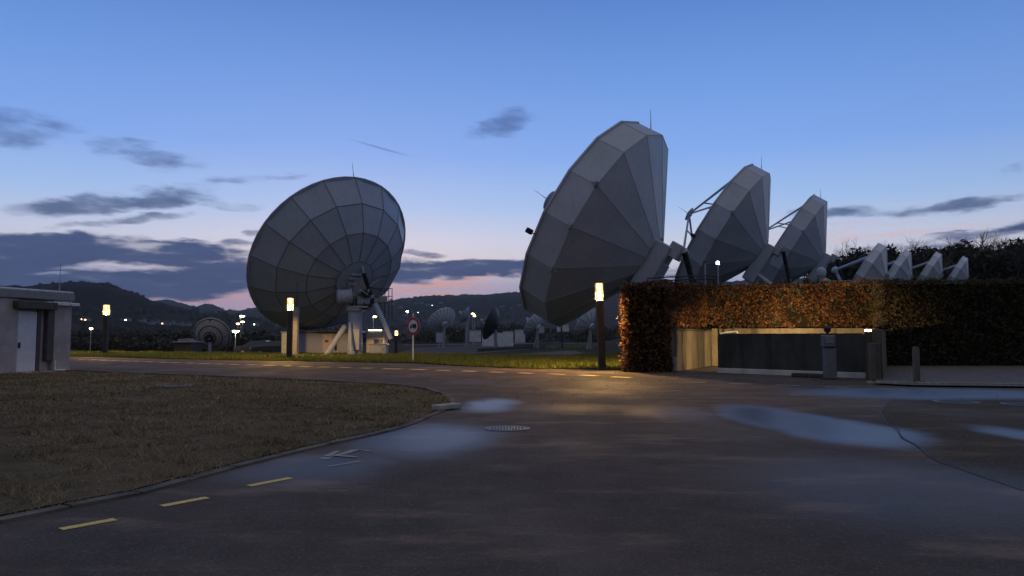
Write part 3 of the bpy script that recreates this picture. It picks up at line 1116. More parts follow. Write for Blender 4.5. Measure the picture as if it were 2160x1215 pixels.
def type_a(cn, az, el, ph, label, paint, gz, arm=True):
    """thirteen-metre dish with faceted drum-and-cone back"""
    fr = frame_of(az, el)
    a, r, u = fr
    R = 6.5
    base = Vector((cn.x - a.x * 5.9, cn.y - a.y * 5.9, gz))
    t = thing('satellite_dish', base, label, 'satellite dish', 'big dishes with faceted backs')
    bulk_dish(t, cn, fr, R, 16, ph, [(R, 0.0), (R, 1.712), (1.35, 4.65)], None, paint, (0.035, 0.014), False)
    # hub housing: a tapered box hanging below the axis
    rot = Matrix((r, u, a)).transposed()
    c = cn - a * 5.05 - u * 0.75
    hub = MB().box(c, (2.0, 3.7, 1.1), rot, 0.08)
    hb = hub.build('hub_housing', paint, t)
    MB().box(cn - a * 5.75 + u * 1.0, (1.5, 0.9, 0.7), rot, 0.05).build('hub_bracket', paint, hb)
    MB().box(c - a * 0.6 - u * .4, (1.5, 2.4, 0.12), rot, 0.03).build('hub_cover', M_DISH_OLD, hb)
    # elevation jack in black bellows
    p0 = cn - a * 6.15 + u * 1.25
    p1 = base + Vector((1.6, 0.3, 3.6))
    j = MB()
    bellows(j, p0, p1, 0.20, 22)
    j.build('elevation_jack', M_BLACK, t)
    MB().cyl(p0 - r * .5, p0 + r * .5, .16, n=10).box(p0 + a * .35 - u * .1, (0.9, .35, .7), rot, .04).build('jack_pivot', paint, t)
    # pedestal
    MB().lathe(base, [(1.5, 0), (1.5, .3), (.85, .5), (.75, 2.9), (1.0, 3.1), (1.0, 3.4)], 20).build('pedestal', M_WHITE, t, smooth=True)
    for s in (-1, 1):
        MB().cyl(base + r * s * .9 + Vector((0, 0, 3.3)), c - u * .9 + r * s * .8, .22, .18, 8).build('yoke_arm', paint, t)
    MB().box(base + Vector((1.9, .4, 3.45)), (2.2, 1.2, .12), bev=.02).build('service_platform', M_GALV, t)
    # rods and small fittings
    for k in (-3, -4, -5):
        q = ring_pts(cn, fr, R, 1.712, 16, ph)[k]
        o_ = (q - cn + a * 1.7).normalized()
        e_ = MB().box(q + o_ * .07, (.34, .30, .16), rot, .03)
        e_.cyl(q + o_ * .1 - a * .3, q + o_ * .1 + a * .3, .03, n=6).cyl(q + o_ * .1 - u * .25, q + o_ * .22, .02, n=5)
        e_.build('panel_bracket', M_GREY, t)
    lightning_rod(t, ring_pts(cn, fr, R, .8, 16, 0)[0], 1.25)
    q = ring_pts(cn, fr, R, .15, 360, 0)[360 - 106]
    dirn = (-r * 1.0 + Vector((0, 0, .08))).normalized()
    fl = MB().cyl(q, q - r * .95, .03, n=6)
    fl = fl.build('rim_light_arm', M_DARK, t)
    MB().box(q - r * 1.05 + Vector((0, 0, .05)), (.30, .28, .34), rot, .04).build('lamp_box', M_BLACK, fl)
    # subreflector on four struts
    sc = cn + a * 2.55
    MB().lathe(sc, [(.05, -.12), (.35, -.05), (.62, .10), (.66, .18), (.3, .30), (.05, .34)], 20, a).build('subreflector', paint, t, smooth=True)
    for k in range(4):
        q = ring_pts(cn, fr, R * .93, .0, 4, math.pi / 4)[k]
        s_ = sc + (q - sc).normalized() * .45 + a * .15
        e = MB().cyl(q, s_, .12, .09, 6)
        w = ring_pts(cn, fr, R * .5, .9, 4, math.pi / 4)[k]
        e.cyl(w, q.lerp(s_, .72), .07, .07, 6)
        e.build('feed_strut', paint, t)
    lightning_rod(t, sc + a * .3, 1.15, (a + u * .1).normalized(), .02)
    return t


D1 = Vector((4.484, 44.335, 8.384))
type_a(D1, R_(-67.04), R_(31.23), -0.078, 'largest and nearest faceted grey dish, tilted to the left above the copper hedge', M_DISH, 0.0)
D2 = Vector((18.55, 66.777, 11.274))
type_a(D2, R_(-67.4), R_(32.9), -0.163, 'second faceted grey dish, between the nearest one and the smaller pointed one', M_DISH, float(ground_z(23.4, 64.9)))
D3 = at(1655, 510, 89.5)
type_a(D3, R_(-67.4), R_(33.0), -0.16, 'third faceted grey dish, the pointed one right of the second with the wood behind it', M_DISH, float(ground_z(37.5, 87.6)))


def round_dish():
    cn = Vector((-13.715, 55.449, 7.433))
    fr = frame_of(-0.846, 0.574)
    a, r, u = fr
    R = 6.5
    base = Vector((-11.45, 53.7, 0))
    t = thing('satellite_dish', base, 'big round dish of bolted panels on an open pedestal, left of the road sign', 'satellite dish')
    bulk_dish(t, cn, fr, R, 16, 0.315, [(R, 0.06), (R * .813, 1.734), (R * .542, 2.894), (R * .23, 3.42)], None, M_DISH_OLD, (0.061, 0.022), True)
    hubc = cn - a * 3.42
    rot = Matrix((r, u, a)).transposed()
    MB().lathe(hubc, [(1.50, .05), (1.52, -.12), (1.40, -.16)], 32, a).build('hub_ring', M_DISH_OLD, t, smooth=True)
    MB().lathe(hubc, [(1.525, -.08), (1.55, -.11), (1.53, -.14)], 32, a).build('hub_flange', M_SEAM, t, smooth=True)
    MB().box(hubc - a * .22 + u * .45, (1.05, .12, .12), rot, .02).box(hubc - a * .22 + u * .12, (1.25, .16, .14), rot, .02).build('hub_handles', M_WHITE, t)
    MB().box(hubc - a * .30 - u * .6, (1.1, .8, .3), rot, .05).build('hub_box', M_GREY, t)
    # white drive drum
    d0, d1 = at(712, 626, 53.0), at(742, 624, 53.3)
    ax = (d1 - d0).normalized()
    L = (d1 - d0).length
    MB().lathe(d0, [(.38, -.08), (.52, 0), (.56, .08), (.56, .16), (.50, .2), (.50, L - .1), (.56, L - .08), (.56, L)], 24, ax).build('drive_drum', M_WHITE, t, smooth=True)
    # machinery between hub and column
    mc = MB()
    rg = random.Random(3)
    for i in range(16):
        p = at(rg.uniform(742, 782), rg.uniform(612, 652), rg.uniform(53.2, 54.2))
        mc.box(p, (rg.uniform(.15, .55), rg.uniform(.15, .5), rg.uniform(.1, .4)), rotz(rg.uniform(0, 3)), .02)
    for i in range(10):
        p, q = at(rg.uniform(740, 785), rg.uniform(610, 655), 53.2), at(rg.uniform(740, 785), rg.uniform(610, 655), 53.6)
        mc.cyl(p, q, .035, n=6)
    mc.build('tilt_machinery', M_DARK, t)
    pw = MB()
    for i in range(12):
        p = at(rg.uniform(738, 786), rg.uniform(604, 656), 53.0)
        if i % 2:
            pw.box(p, (rg.uniform(.1, .3), .2, rg.uniform(.08, .3)), rotz(rg.uniform(0, 3)), .02)
        else:
            pw.cyl(p, p + Vector((rg.uniform(-.9, .9), rg.uniform(-.1, .3), rg.uniform(-.7, .7))), .04, n=6)
    for x in (737, 748, 760):
        pw.cyl(at(x, 606, 53.0), at(x, 650, 53.0), .022, n=5)
    pw.tube([at(736, 628, 53.0), at(749, 627, 52.9), at(762, 629, 53.0)], .022, 5)
    pw.build('pipework', M_GALV, t)
    MB().box(at(757, 648, 53.6), (1.5, 1.1, .14), bev=.03).box(at(764, 632, 53.7), (.9, .9, .7), rotz(.5), .06).build('yoke', M_WHITE, t)
    MB().box(at(752, 602, 53.6) + Vector((0, .2, 0)), (.8, .7, 1.3), rotz(.4), .05).build('hub_support', M_GREY, t)
    # column
    MB().lathe(base, [(.62, 0), (.62, .12), (.52, .16), (.50, 3.2), (.68, 3.26), (.68, 3.42)], 20).build('pedestal_column', M_WHITE, t, smooth=True)
    MB().box(base + Vector((.05, -.58, 1.15)), (.8, .14, 1.5), bev=.02).build('column_door', M_WHITE, t)
    # elevation jack
    p0, p1 = at(764, 568, 53.2), at(789, 640, 53.0)
    j = MB()
    bellows(j, p0.lerp(p1, .12), p1, .17, 18)
    j.build('elevation_jack', M_BLACK, t)
    MB().cyl(p0 + Vector((-.1, 0, .45)), p0.lerp(p1, .14), .09, n=8).build('jack_rod', M_GALV, t)
    MB().box(at(808, 632, 53.0), (.55, .5, .5), rotz(.4), .05).cyl(at(790, 636, 53.0), at(803, 634, 53.0), .16, n=10).build('jack_motor', M_GREY, t)
    # legs
    MB().cyl(at(792, 640, 53.0), at(825, 716, 52.6), .19, .15, 12).build('leg', M_WHITE, t)
    MB().cyl(at(728, 688, 53.2), at(686, 752, 52.2), .20, .20, 12).build('leg', M_WHITE, t)
    MB().cyl(at(738, 680, 53.0), at(741, 752, 52.3), .10, .10, 10).build('leg', M_WHITE, t)
    # ladder and platform cage
    pl = MB()
    for x in (803, 812, 820, 827):
        pl.cyl(at(x, 609, 53.6), at(x, 674, 53.6), .03, n=6)
    for y in (609, 625, 640):
        pl.cyl(at(783, y, 53.6), at(828, y, 53.6), .03, n=6)
    for y in range(645, 675, 5):
        pl.cyl(at(803, y, 53.6), at(812, y, 53.6), .02, n=5)
    pl.build('ladder_cage', M_DARK, t)
    MB().box(at(808, 641.5, 53.6), (1.5, .9, .06), bev=.01).build('platform', M_GALV, t)
    # small lamps fixed to the back
    for (x, y) in ((589, 617), (634, 622), (650, 620)):
        p = at(x, y, 54.9)
        MB().cyl(p, p + Vector((0, -.5, -.05)), .04, n=6).box(p + Vector((0, -.55, -.25)), (.22, .2, .42), bev=.04).build('back_bracket', M_DARK, t)
    MB().box(at(641, 628, 54.2), (.55, .3, .3), bev=.04).cyl(at(641, 628, 54.2), at(641, 628, 55.6), .05, n=6).build('back_box', M_GREY, t)
    lightning_rod(t, at(746.5, 378, 56.4), 1.35, Vector((-.11, 0, 1)).normalized())
    sc = cn + a * 2.6
    MB().lathe(sc, [(.05, -.12), (.35, -.05), (.62, .10), (.66, .18), (.05, .34)], 20, a).build('subreflector', M_DISH_OLD, t, smooth=True)
    for q in ring_pts(cn, fr, R * .9, .2, 4, math.pi / 4):
        MB().cyl(q, sc + (q - sc).normalized() * .4, .09, .07, 6).build('feed_strut', M_DISH_OLD, t)


round_dish()


# four small offset-fed dishes on the hillside
def offset_dish(cn, R, label, el=32, az=-60):
    fr = frame_of(R_(az), R_(el))
    a, r, u = fr
    gz = float(ground_z(cn.x, cn.y)) - .1
    base = Vector((cn.x - a.x * R * .5, cn.y - a.y * R * .5, gz))
    t = thing('satellite_dish', base, label, 'satellite dish', 'small pale dishes in a row before the wood')
    bulk_dish(t, cn, fr, R, 12, math.pi / 12, [(R, 0.0), (R, R * .24), (R * .21, R * .72)], None, M_PALE, (0.04, 0.02), False)
    MB().box(cn - a * R * .68 - u * .2, (R * .35, R * .6, R * .2), Matrix((r, u, a)).transposed(), .05).build('hub_box', M_GREY, t)
    MB().lathe(base, [(R * .22, 0), (R * .13, .2), (R * .12, cn.z - gz - R * .42), (R * .15, cn.z - gz - R * .38)], 14).build('pedestal', M_WHITE, t)
    f = cn + a * R * .75 - u * R * .45
    for k, q in enumerate((cn + u * R * .35 - r * R * .9, cn - u * R * .97)):
        MB().cyl(q, f, R * .055, R * .045, 8).build('feed_boom', M_WHITE, t)
    MB().lathe(f, [(R * .05, -.3), (R * .12, -.2), (R * .12, .15), (R * .06, .3)], 12, a).build('feed_horn', M_WHITE, t)
    return t


offset_dish(at(1821, 568, 74), 3.0, 'leftmost and largest small pale dish with its feed boom reaching left')
offset_dish(at(1881, 572, 80), 2.7, 'small pale dish second from the left in the row before the wood')
offset_dish(at(1950, 571, 88), 2.6, 'small pale dish half hidden behind the thin bare sapling')
offset_dish(at(2009, 575, 95), 2.45, 'smallest pale dish at the right end of the row before the wood')


# ------------------------------------------------------------------ smaller antennas in the field
def field_dish(px, py, Y, R, az, el, label, paint, ribs=0, rings=0, gz=None):
    cn = at(px, py, Y)
    gz = float(ground_z(cn.x, cn.y)) - .05 if gz is None else gz
    fr = frame_of(R_(az), R_(el))
    a, r, u = fr
    base = Vector((cn.x - a.x * R * .35, cn.y - a.y * R * .35, gz))
    t = thing('field_antenna', base, label, 'satellite dish', 'smaller dishes out in the antenna field')
    rs = []
    for k in range(9):
        f = 1 - k / 8.5
        rs.append(ring_pts(cn, fr, R * f, (1 - f * f) * R * .42, 40, 0))
    back = [[p - a * .05 for p in q] for q in rs]
    MB().rings(rs, caps=(False, True)).rings(back, caps=(False, True)).rings([rs[0], back[0]], caps=(False, False)).build('bowl', paint, t, smooth=True)
    if ribs:
        mb = MB()
        for i in range(ribs):
            ph = 2 * math.pi * i / ribs
            pts = []
            for k in range(6):
                f = 1 - k / 6
                e = u * math.cos(ph) + r * math.sin(ph)
                pts.append(cn + e * R * f - a * ((1 - f * f) * R * .42 + .06))
            mb.tube(pts, .035, 4)
        mb.build('back_ribs', M_SEAM, t)
    if rings:
        mb = MB()
        for i in range(rings):
            f = (1 - i / rings) * .93
            q = ring_pts(cn, fr, R * f, (1 - f * f) * R * .42 + .07, 32, 0)
            mb.tube(q + [q[0]], .05, 4)
        mb.cyl(cn + u * R * .95 - a * .1, cn - a * R * .46, .13, .16, 6).cyl(cn - r * R * .75 - a * R * .22, cn + r * R * .75 - a * R * .22, .06, n=6)
        mb.build('back_rings', M_DARK, t)
    hub = cn - a * (R * .42 + .25)
    MB().lathe(hub, [(R * .22, 0), (R * .22, .3), (R * .16, .32)], 14, a).build('hub', paint if not rings else M_DARK, t)
    h = max(hub.z - gz, .4)
    MB().cyl(base, Vector((base.x, base.y, hub.z - .05)), .22, .17, 12).cyl(Vector((base.x, base.y, hub.z - .1)), hub, .16, .14, 8).build('pedestal', M_GREY, t)
    for s in (-1, 1):
        MB().cyl(base + r * s * .9, Vector((base.x, base.y, gz + h * .7)), .06, n=6).build('brace', M_GREY, t)
    f = cn + a * R * .55
    for k in range(3):
        MB().cyl(ring_pts(cn, fr, R * .92, .05, 3, .4)[k], f, .035, n=5).build('feed_strut', M_GALV, t)
    MB().lathe(f, [(.06, -.2), (.16, -.1), (.16, .12), (.08, .2)], 10, a).build('feed_horn', M_WHITE, t)
    return t


field_dish(448, 706, 86, 2.15, -4, 22, 'round dish seen from behind with dark concentric rings, far left by the floodlights', simple('tan_dish_paint', (0.36, 0.32, 0.29), .6), rings=3)
field_dish(931, 675, 92, 1.95, -42, 38, 'ribbed dish seen from behind just right of the road sign', M_PALE, ribs=22)
field_dish(980, 664, 96, 1.15, -78, 28, 'narrow small dish turned nearly edge on, right of the ribbed dish', M_DISH_OLD, ribs=8)
field_dish(1034, 682, 88, 2.05, -74, 20, 'dark dish tilted left behind the grey cabinets', M_DARK)
field_dish(1125, 682, 90, 1.75, -60, 35, 'pale dish half hidden behind the lower tip of the biggest dish', M_PALE, ribs=16)
field_dish(1233, 680, 84, 2.0, -62, 32, 'dish behind the lantern column, left of the copper hedge', M_PALE, ribs=14)


def cabinet(px0, px1, top, bottom, label, m=M_CAB, group='grey cabinets in the antenna field', depth=1.0, door=True, name='equipment_cabinet', ya=None, roof=None):
    Yb = ya or G((px0 + px1) / 2, bottom).y
    p0, p1 = at(px0, bottom, Yb), at(px1, bottom, Yb)
    zt = at(px0, top, Yb).z
    w = p1.x - p0.x
    b = Vector(((p0.x + p1.x) / 2, Yb + depth / 2, p0.z))
    t = thing(name, b, label, 'cabinet', group)
    h = zt - p0.z
    MB().box(b + Vector((0, 0, h / 2)), (w, depth, h), bev=.03).build('body', m, t)
    MB().box(b + Vector((0, -.02, h + .025)), (w + .1, depth + .12, .06), bev=.015).build('top', roof or M_GALV, t)
    if door:
        n = 2 if w > 1.4 else 1
        for i in range(n):
            dw = w / n - .14
            x = b.x - w / 2 + (i + .5) * w / n
            d = MB().box((x, b.y - depth / 2 - .012, b.z + h / 2), (dw, .03, h - .2), bev=.008)
            for k in range(4):
                d.box((x, b.y - depth / 2 - .032, b.z + h * .2 + k * .07), (dw * .6, .012, .03))
            d = d.build('door', m, t)
            MB().box((x + dw * .38, b.y - depth / 2 - .045, b.z + h * .55), (.03, .04, .16), bev=.008).build('handle', M_DARK, d)
    return t


cabinet(1017, 1042, 703, 731, 'wide grey cabinet at the front left of the cabinet group')
cabinet(1041, 1062, 702, 732, 'middle grey cabinet at the front of the cabinet group')
cabinet(1061, 1083, 699, 731, 'front right grey cabinet of the cabinet group')
cabinet(990, 1014, 697, 722, 'grey cabinet standing alone left of the cabinet group', ya=93)
cabinet(1086, 1108, 696, 724, 'grey cabinet right of the group under the big dish', ya=93)
cabinet(920, 932, 702, 723, 'slim pale cabinet below the ribbed dish', M_WHITE, ya=88)
cabinet(1137, 1148, 688, 703, 'small white box beneath the lower tip of the biggest dish', M_WHITE, ya=86)
cabinet(1226, 1236, 681, 700, 'slim white cabinet left of the lantern column', M_WHITE, ya=84)
cabinet(1176, 1200, 684, 700, 'wide pale cabinet beyond the dark pole', ya=96)

# pipes / frame by the right of the field, dark pole and marker post
pt = thing('dark_pole', G(1186, 735), 'plain dark pole standing in the strip of grass beyond the lane', 'pole')
MB().cyl(G(1186, 735), at(1184, 685, G(1186, 735).y), .11, .10, 10).lathe(G(1186, 735), [(.2, 0), (.2, .06), (.12, .08)], 12).build('post', M_DARK, pt)
pt = thing('marker_post', G(1248, 734), 'thin pale marker post at the edge of the lane', 'post')
MB().cyl(G(1248, 734), at(1247, 703, G(1248, 734).y), .07, .06, 8).lathe(G(1248, 734), [(.25, 0), (.22, .12), (.08, .15)], 12).build('post', M_CONC_L, pt)

# long low rails and kerbs in the field
for k, (x0, y0, x1, y1) in enumerate([(1085, 731, 1290, 716), (1010, 741, 1150, 733), (860, 726, 985, 724)]):
    p, q = G(x0, y0), G(x1, y1)
    c = thing('low_wall', p.lerp(q, .5), ['long low concrete edging running right from the cabinets', 'low concrete edging in front of the cabinets', 'low concrete edging under the ribbed dish'][k], 'edging')
    dd = q - p
    MB().box(p.lerp(q, .5) + Vector((0, 0, .12)), (dd.length, .35, .34), rotz(math.atan2(dd.y, dd.x)), .03).build('edging', M_CONC_D, c)


# ------------------------------------------------------------------ shed and boxes under the round dish
def shed():
    Y = 56.6
    x0, x1 = at(629, 750, Y).x, at(747, 750, Y).x
    zt = at(629, 701, Y).z
    b = Vector(((x0 + x1) / 2, Y + 1.5, -0.05))
    t = thing('equipment_shed', b, 'low pale equipment shed under the big round dish', 'shed')
    h = zt - b.z
    MB().box(b + Vector((0, 0, h / 2)), (x1 - x0, 3.0, h), bev=.03).build('wall', M_WHITE, t)
    MB().box(b + Vector((.05, -.15, h + .06)), (x1 - x0 + .4, 3.5, .14), bev=.03).build('roof', M_FASCIA, t)
    dx = at(690, 750, Y - .03).x
    d = MB().box((dx, Y - .02, h * .47), (.72, .05, h * .88), bev=.01).build('door', M_SIGNW, t)
    MB().box((dx - .05, Y - .055, 1.02), (.28, .02, .2)).build('red_notice', M_RED, d)
    MB().box((dx + .25, Y - .06, .8), (.05, .05, .14), bev=.01).build('handle', M_DARK, d)
    MB().box((dx + .1, Y - .35, h * .99), (1.7, .7, .07), bev=.01).build('canopy', M_DARK, t)
    MB().box((at(708, 740, Y).x, Y - .02, .75), (.18, .05, .9), bev=.02).build('vent', M_BLACK, t)


shed()
cabinet(779, 814, 727, 751, 'low white cabinet at the foot of the round dish, right of its column', M_WHITE, None, 1.0, True, 'equipment_cabinet', 53.4)
cabinet(788, 806, 717, 729, 'small white meter box on the ladder side of the round dish', M_WHITE, None, .5, False, 'equipment_cabinet', 55.8)
cabinet(593, 611, 701, 750, 'tall greenish utility cabinet left of the lantern column', simple('green_white_paint', (.50, .56, .46), .5, var=.1), None, .8, False, 'utility_cabinet', 53.0, M_WHITE)
p = at(620, 752, 50.5)
gp = thing('grey_pillar', p, 'tall square grey pillar right behind the lantern column', 'pillar')
MB().box(p + Vector((0, 0, 1.65)), (.50, .45, 3.4), bev=.03).build('shaft', M_GREY, gp)
MB().cyl(at(627, 650, 50.5), at(627, 595, 50.5), .03, .02, 6).build('mast', M_DARK, gp)
b_ = at(791, 728, 62)
cb = thing('site_cabin', b_, 'site cabin behind the dish column with a glowing strip as its lamp-lit sill', 'cabin')
MB().box(Vector((b_.x, 63, .95)), (1.5, 2.0, 2.0), bev=.03).build('wall', M_GREY, cb)
MB().box(Vector((b_.x, 61.97, 1.92)), (1.12, .06, .10), bev=.02).build('sill_glow', M_SILL, cb)  # glow put into the strip stands in for a lamp-lit sill


# ------------------------------------------------------------------ road sign
def road_sign():
    base = G(871, 764, .02)
    Y = base.y
    t = thing('road_sign', base, 'round red ringed road sign with a black lorry on a pale post', 'road sign')
    MB().cyl(base, at(871.5, 664, Y), .045, .045, 10).lathe(at(871.5, 664, Y), [(.05, 0), (.05, .06), (.02, .08)], 10).build('post', M_SIGNW, t)
    c = at(872.5, 688, Y) + Vector((0, -.07, 0))
    R = .47
    n = Vector((-math.sin(R_(38)), -math.cos(R_(38)), 0))
    pl = MB().lathe(c, [(R, -.015), (R, .015)], 40, n).build('sign_plate', M_GALV, t)
    MB().lathe(c + n * .017, [(R * .98, 0), (R * .98, .006)], 40, n).build('red_ring', M_RED, pl)
    MB().lathe(c + n * .025, [(R * .70, 0), (R * .70, .005)], 40, n).build('white_field', M_SIGNW, pl)
    # lorry, facing left
    side = Vector((-n.y, n.x, 0))
    if side.x < 0: side = -side
    tk = MB()

    def rect(x0, x1, z0, z1, d=.004):
        o = c + n * .032
        vs = [o + side * x * R + Vector((0, 0, z * R)) + n * e for e in (0, d) for x, z in ((x0, z0), (x1, z0), (x1, z1), (x0, z1))]
        tk.add(vs, [(3, 2, 1, 0), (4, 5, 6, 7), (0, 1, 5, 4), (1, 2, 6, 5), (2, 3, 7, 6), (3, 0, 4, 7)])
    rect(-.12, .52, -.16, .24)
    rect(-.48, -.16, -.16, .00)
    rect(-.48, -.44, .0, .14)
    rect(-.22, -.16, .0, .14)
    rect(-.48, -.16, .14, .18)
    rect(-.16, .0, -.16, -.08)
    for x in (-.34, .14, .40):
        tk.lathe(c + n * .032 + side * x * R + Vector((0, 0, -.20 * R)), [(R * .10, 0), (R * .10, .005)], 16, n)
    tk.build('lorry_symbol', M_BLACK, pl)


road_sign()


# ------------------------------------------------------------------ building on the left
def left_building():
    A, B = Vector((at(-60, 800, 24.9).x, 24.9, 0)), Vector((at(146, 780, 28.7).x, 28.7, 0))
    d = (B - A).normalized()
    n = Vector((d.y, -d.x, 0))
    if n.y > 0: n = -n
    rot = Matrix((d, -n, Vector((0, 0, 1)))).transposed()     # local x along wall, y into the building
    t = thing('flat_roofed_building', B, 'low grey flat roofed building with a white door at the left edge', 'building')
    L, H, D = 7.0, 2.72, 6.0

    def P(x, y, z):                                            # x measured back from the right corner
        return B + d * x - n * y + Vector((0, 0, z))

    def bx(x0, x1, y0, y1, z0, z1, bev=.01):
        return MB().box(P((x0 + x1) / 2, (y0 + y1) / 2, (z0 + z1) / 2), (x1 - x0, y1 - y0, z1 - z0), rot, bev)
    # x of a photo column on the wall line
    def wx(px):
        rr = ray(px, 700)
        k = rr.x / rr.y
        s = (B.x - k * B.y) / (k * d.y - d.x)
        return s
    xd0, xd1, xp, xr = wx(38), wx(80), wx(96), wx(111)
    bx(-L, xd0, 0, D, -.2, H).build('wall', M_WALL, t)
    bx(xd0, xr, .12, D, -.2, H).build('recess_wall', M_WALL, t)
    bx(xr, 0, -.02, D, -.2, H).build('wall', M_WALL, t)
    bx(-L, .04, -.10, D + .1, H + .003, H + .30, .015).build('fascia', M_FASCIA, t)
    bx(-L, .0, -.06, D + .06, H + .303, H + .36, .01).build('roof_trim', M_TRIM, t)
    bx(xd0 - .25, xr - .05, -.28, .115, H - .38, H - .10, .02).build('porch_canopy', M_BROWN, t)
    bx(xr - .45, .18, -.22, .0, H - .20, H - .08, .015).build('gutter', M_TRIM, t)
    dr = bx(xd0 + .02, xd1, .06, .115, .05, H - .46, .01).build('door', M_DOOR, t)
    MB().box(P(xd0 + .1, .03, 1.02), (.05, .08, .2), rot, .01).build('handle', M_DARK, dr)
    bx(xd1 + .003, xd1 + .16, .03, .117, .0, H - .40, .01).build('door_frame', M_BROWN, t)
    bx(xp, xr - .003, -.10, .11, .42, H - .30, .02).build('downpipe_cover', M_BROWN, t)
    bx(xd0 - .05, xr - .2, -.5, .05, -.1, .06, .02).build('door_step', M_CONC_L, t)
    MB().tube([P(xr + .05, -.12, .45), P(xr + .05, -.12, .08), P(-.1, -.14, .03)], .035, 8).build('drain_pipe', M_TRIM, t)
    q = P(-.12, .5, H + .36)
    MB().cyl(q, q + Vector((0, 0, 1.15)), .018, .010, 6).build('roof_rod', M_GALV, t)


left_building()


# ------------------------------------------------------------------ concrete ramp enclosure on the right
LA, LB = Vector((6.05, 28.0, 0)), Vector((9.25, 34.1, 0))       # left wall
RA, RB = Vector((10.95, 22.4, 0)), Vector((16.2, 32.5, 0))      # right wall


def wall_box(mb, a, b, z0, z1, th, side=0.0, bev=.015):
    d = (b - a)
    L = d.length
    d.normalize()
    n = Vector((-d.y, d.x, 0))
    return mb.box(a.lerp(b, .5) + n * side + Vector((0, 0, (z0 + z1) / 2)), (L, th, z1 - z0), rotz(math.atan2(d.y, d.x)), bev)


w = thing('ramp_wall', LA, 'warm lit stained concrete wall on the left side of the ramp', 'wall', 'concrete walls round the ramp')
wall_box(MB(), LA, LB, -.1, 1.58, .30, .15).build('wall', M_CONC, w)
wall_box(MB(), LA + Vector((.0, -.05, 0)), LB, 1.583, 1.66, .36, .15).build('coping', M_CONC_D, w)
MB().box(LA + Vector((.12, -.02, .30)), (.16, .16, .5), rotz(1.1), .015).build('corner_block', M_CONC_L, w)
w = thing('ramp_wall', LB, 'long back wall of the ramp glowing under the hedge', 'wall', 'concrete walls round the ramp')
wall_box(MB(), LB, RB, -.1, 1.72, .30, .17).build('wall', M_CONC, w)
wall_box(MB(), LB + Vector((.3, -.12, 0)), LB + Vector((.62, -.2, 0)), -.1, 1.70, .28).build('pilaster', M_CONC, w)
w = thing('ramp_wall', RA, 'streaked concrete wall on the right side of the ramp, running back to the dark hedge', 'wall', 'concrete walls round the ramp')
wall_box(MB(), RA, RB, -.1, 1.55, .26, -.14).build('wall', M_CONC, w)
mbb = MB()
for i in range(7):
    c = RA.lerp(RB, .03 + .055 * i)
    mbb.box(c + Vector((-.10, .02, .74)), (.10, .22, 1.5), rotz(1.1), .01)
mbb.build('wall_ribs', M_CONC, w)
MB().box(RA + Vector((.02, -.05, .56)), (.27, .25, 1.16), rotz(.05), .02).build('end_post', M_KERB, w)
PA, PB = G(1515, 786), G(1826, 798)
w = thing('ramp_parapet', PA, 'dark concrete parapet with rounded top corners in front of the ramp', 'wall')
d = (PB - PA)
L = d.length
d.normalize()
n = Vector((-d.y, d.x, 0))
rc, H = .14, 1.44
prof = [(0, .18), (L, .18)] + [(L - rc + rc * math.sin(t), H - rc + rc * math.cos(t)) for t in np.linspace(math.pi / 2, 0, 6)] + [(rc - rc * math.sin(t), H - rc + rc * math.cos(t)) for t in np.linspace(0, math.pi / 2, 6)]
MB().rings([[PA + d * x + n * s + Vector((0, 0, z)) for x, z in prof] for s in (0.0, .22)]).build('panel', M_CONC_D, w)
wall_box(MB(), PA - d * .02, PB + d * .02, -.1, .177, .30, .10).build('plinth', M_PLINTH, w)
gs = thing('kerb_block', G(1705, 796), 'low dark kerb block lying before the parapet beside the reader pillar', 'kerb block')
MB().box(G(1708, 797) + Vector((0, .12, .07)), (1.05, .24, .14), rotz(math.atan2(d.y, d.x)), .03).build('block', M_CONC_D, gs)

# wall lamp in the ramp
lp = RB.lerp(RA, .10) + Vector((-.42, .05, 1.60))
wl = thing('wall_lamp', lp, 'small lit lamp low at the right end of the back wall', 'lamp')
MB().box(lp, (.24, .14, .07), rotz(-.2), .02).build('lamp_glass', M_WALLL, wl)
MB().box(lp + Vector((0, 0, .075)), (.30, .20, .04), rotz(-.2), .01).build('hood', M_DARK, wl)
MB().box(lp + Vector((.0, .14, .03)), (.10, .16, .10), rotz(-.2), .01).build('bracket', M_DARK, wl)
lp = PA.lerp(PB, .42) + n * .42 + Vector((0, 0, 1.12))
wl = thing('ramp_lamp', lp, 'lit strip lamp fixed to the inner face of the ramp parapet', 'lamp')
rz_ = rotz(math.atan2(d.y, d.x))
for az_, pw in ((-40, 260), (-16, 1050), (12, 2400), (34, 3000)):
    l_ = down_light(wl, 'lamp_light', lp + n * .12, pw * 1.3, (1.0, 0.64, 0.28), 50, .5, .05)
    l_.rotation_euler = (R_(88), 0, R_(-az_))
MB().box(lp, (1.2, .10, .08), rz_, .02).build('lamp_glass', M_RAMPL, wl)
MB().box(lp - n * .10, (1.3, .10, .16), rz_, .02).build('housing', M_DARK, wl)
MB().box(lp + n * .14 + d * .22 + Vector((0, 0, .165)), (1.55, .62, .02), rz_).box(lp + d * .8 + n * .16 + Vector((0, 0, .0)), (.02, .66, .30), rz_).build('visor', M_DARK, wl)  # visor and end plate added to keep this unseen lamp off dish and hedge
# handrail seen along the left of the parapet top
hr = thing('handrail', LB + Vector((.4, -.8, 0)), 'short bright steel handrail above the left end of the parapet', 'handrail')
MB().tube([at(1521, 703, 31), at(1530, 701, 31.2), at(1553, 699, 31.5), at(1556, 701, 31.5)], .03, 8).cyl(at(1521, 703, 31), at(1521, 760, 31), .03, n=8).cyl(at(1556, 701, 31.5), at(1556, 760, 31.5), .03, n=8).build('rail', M_GALV, hr)

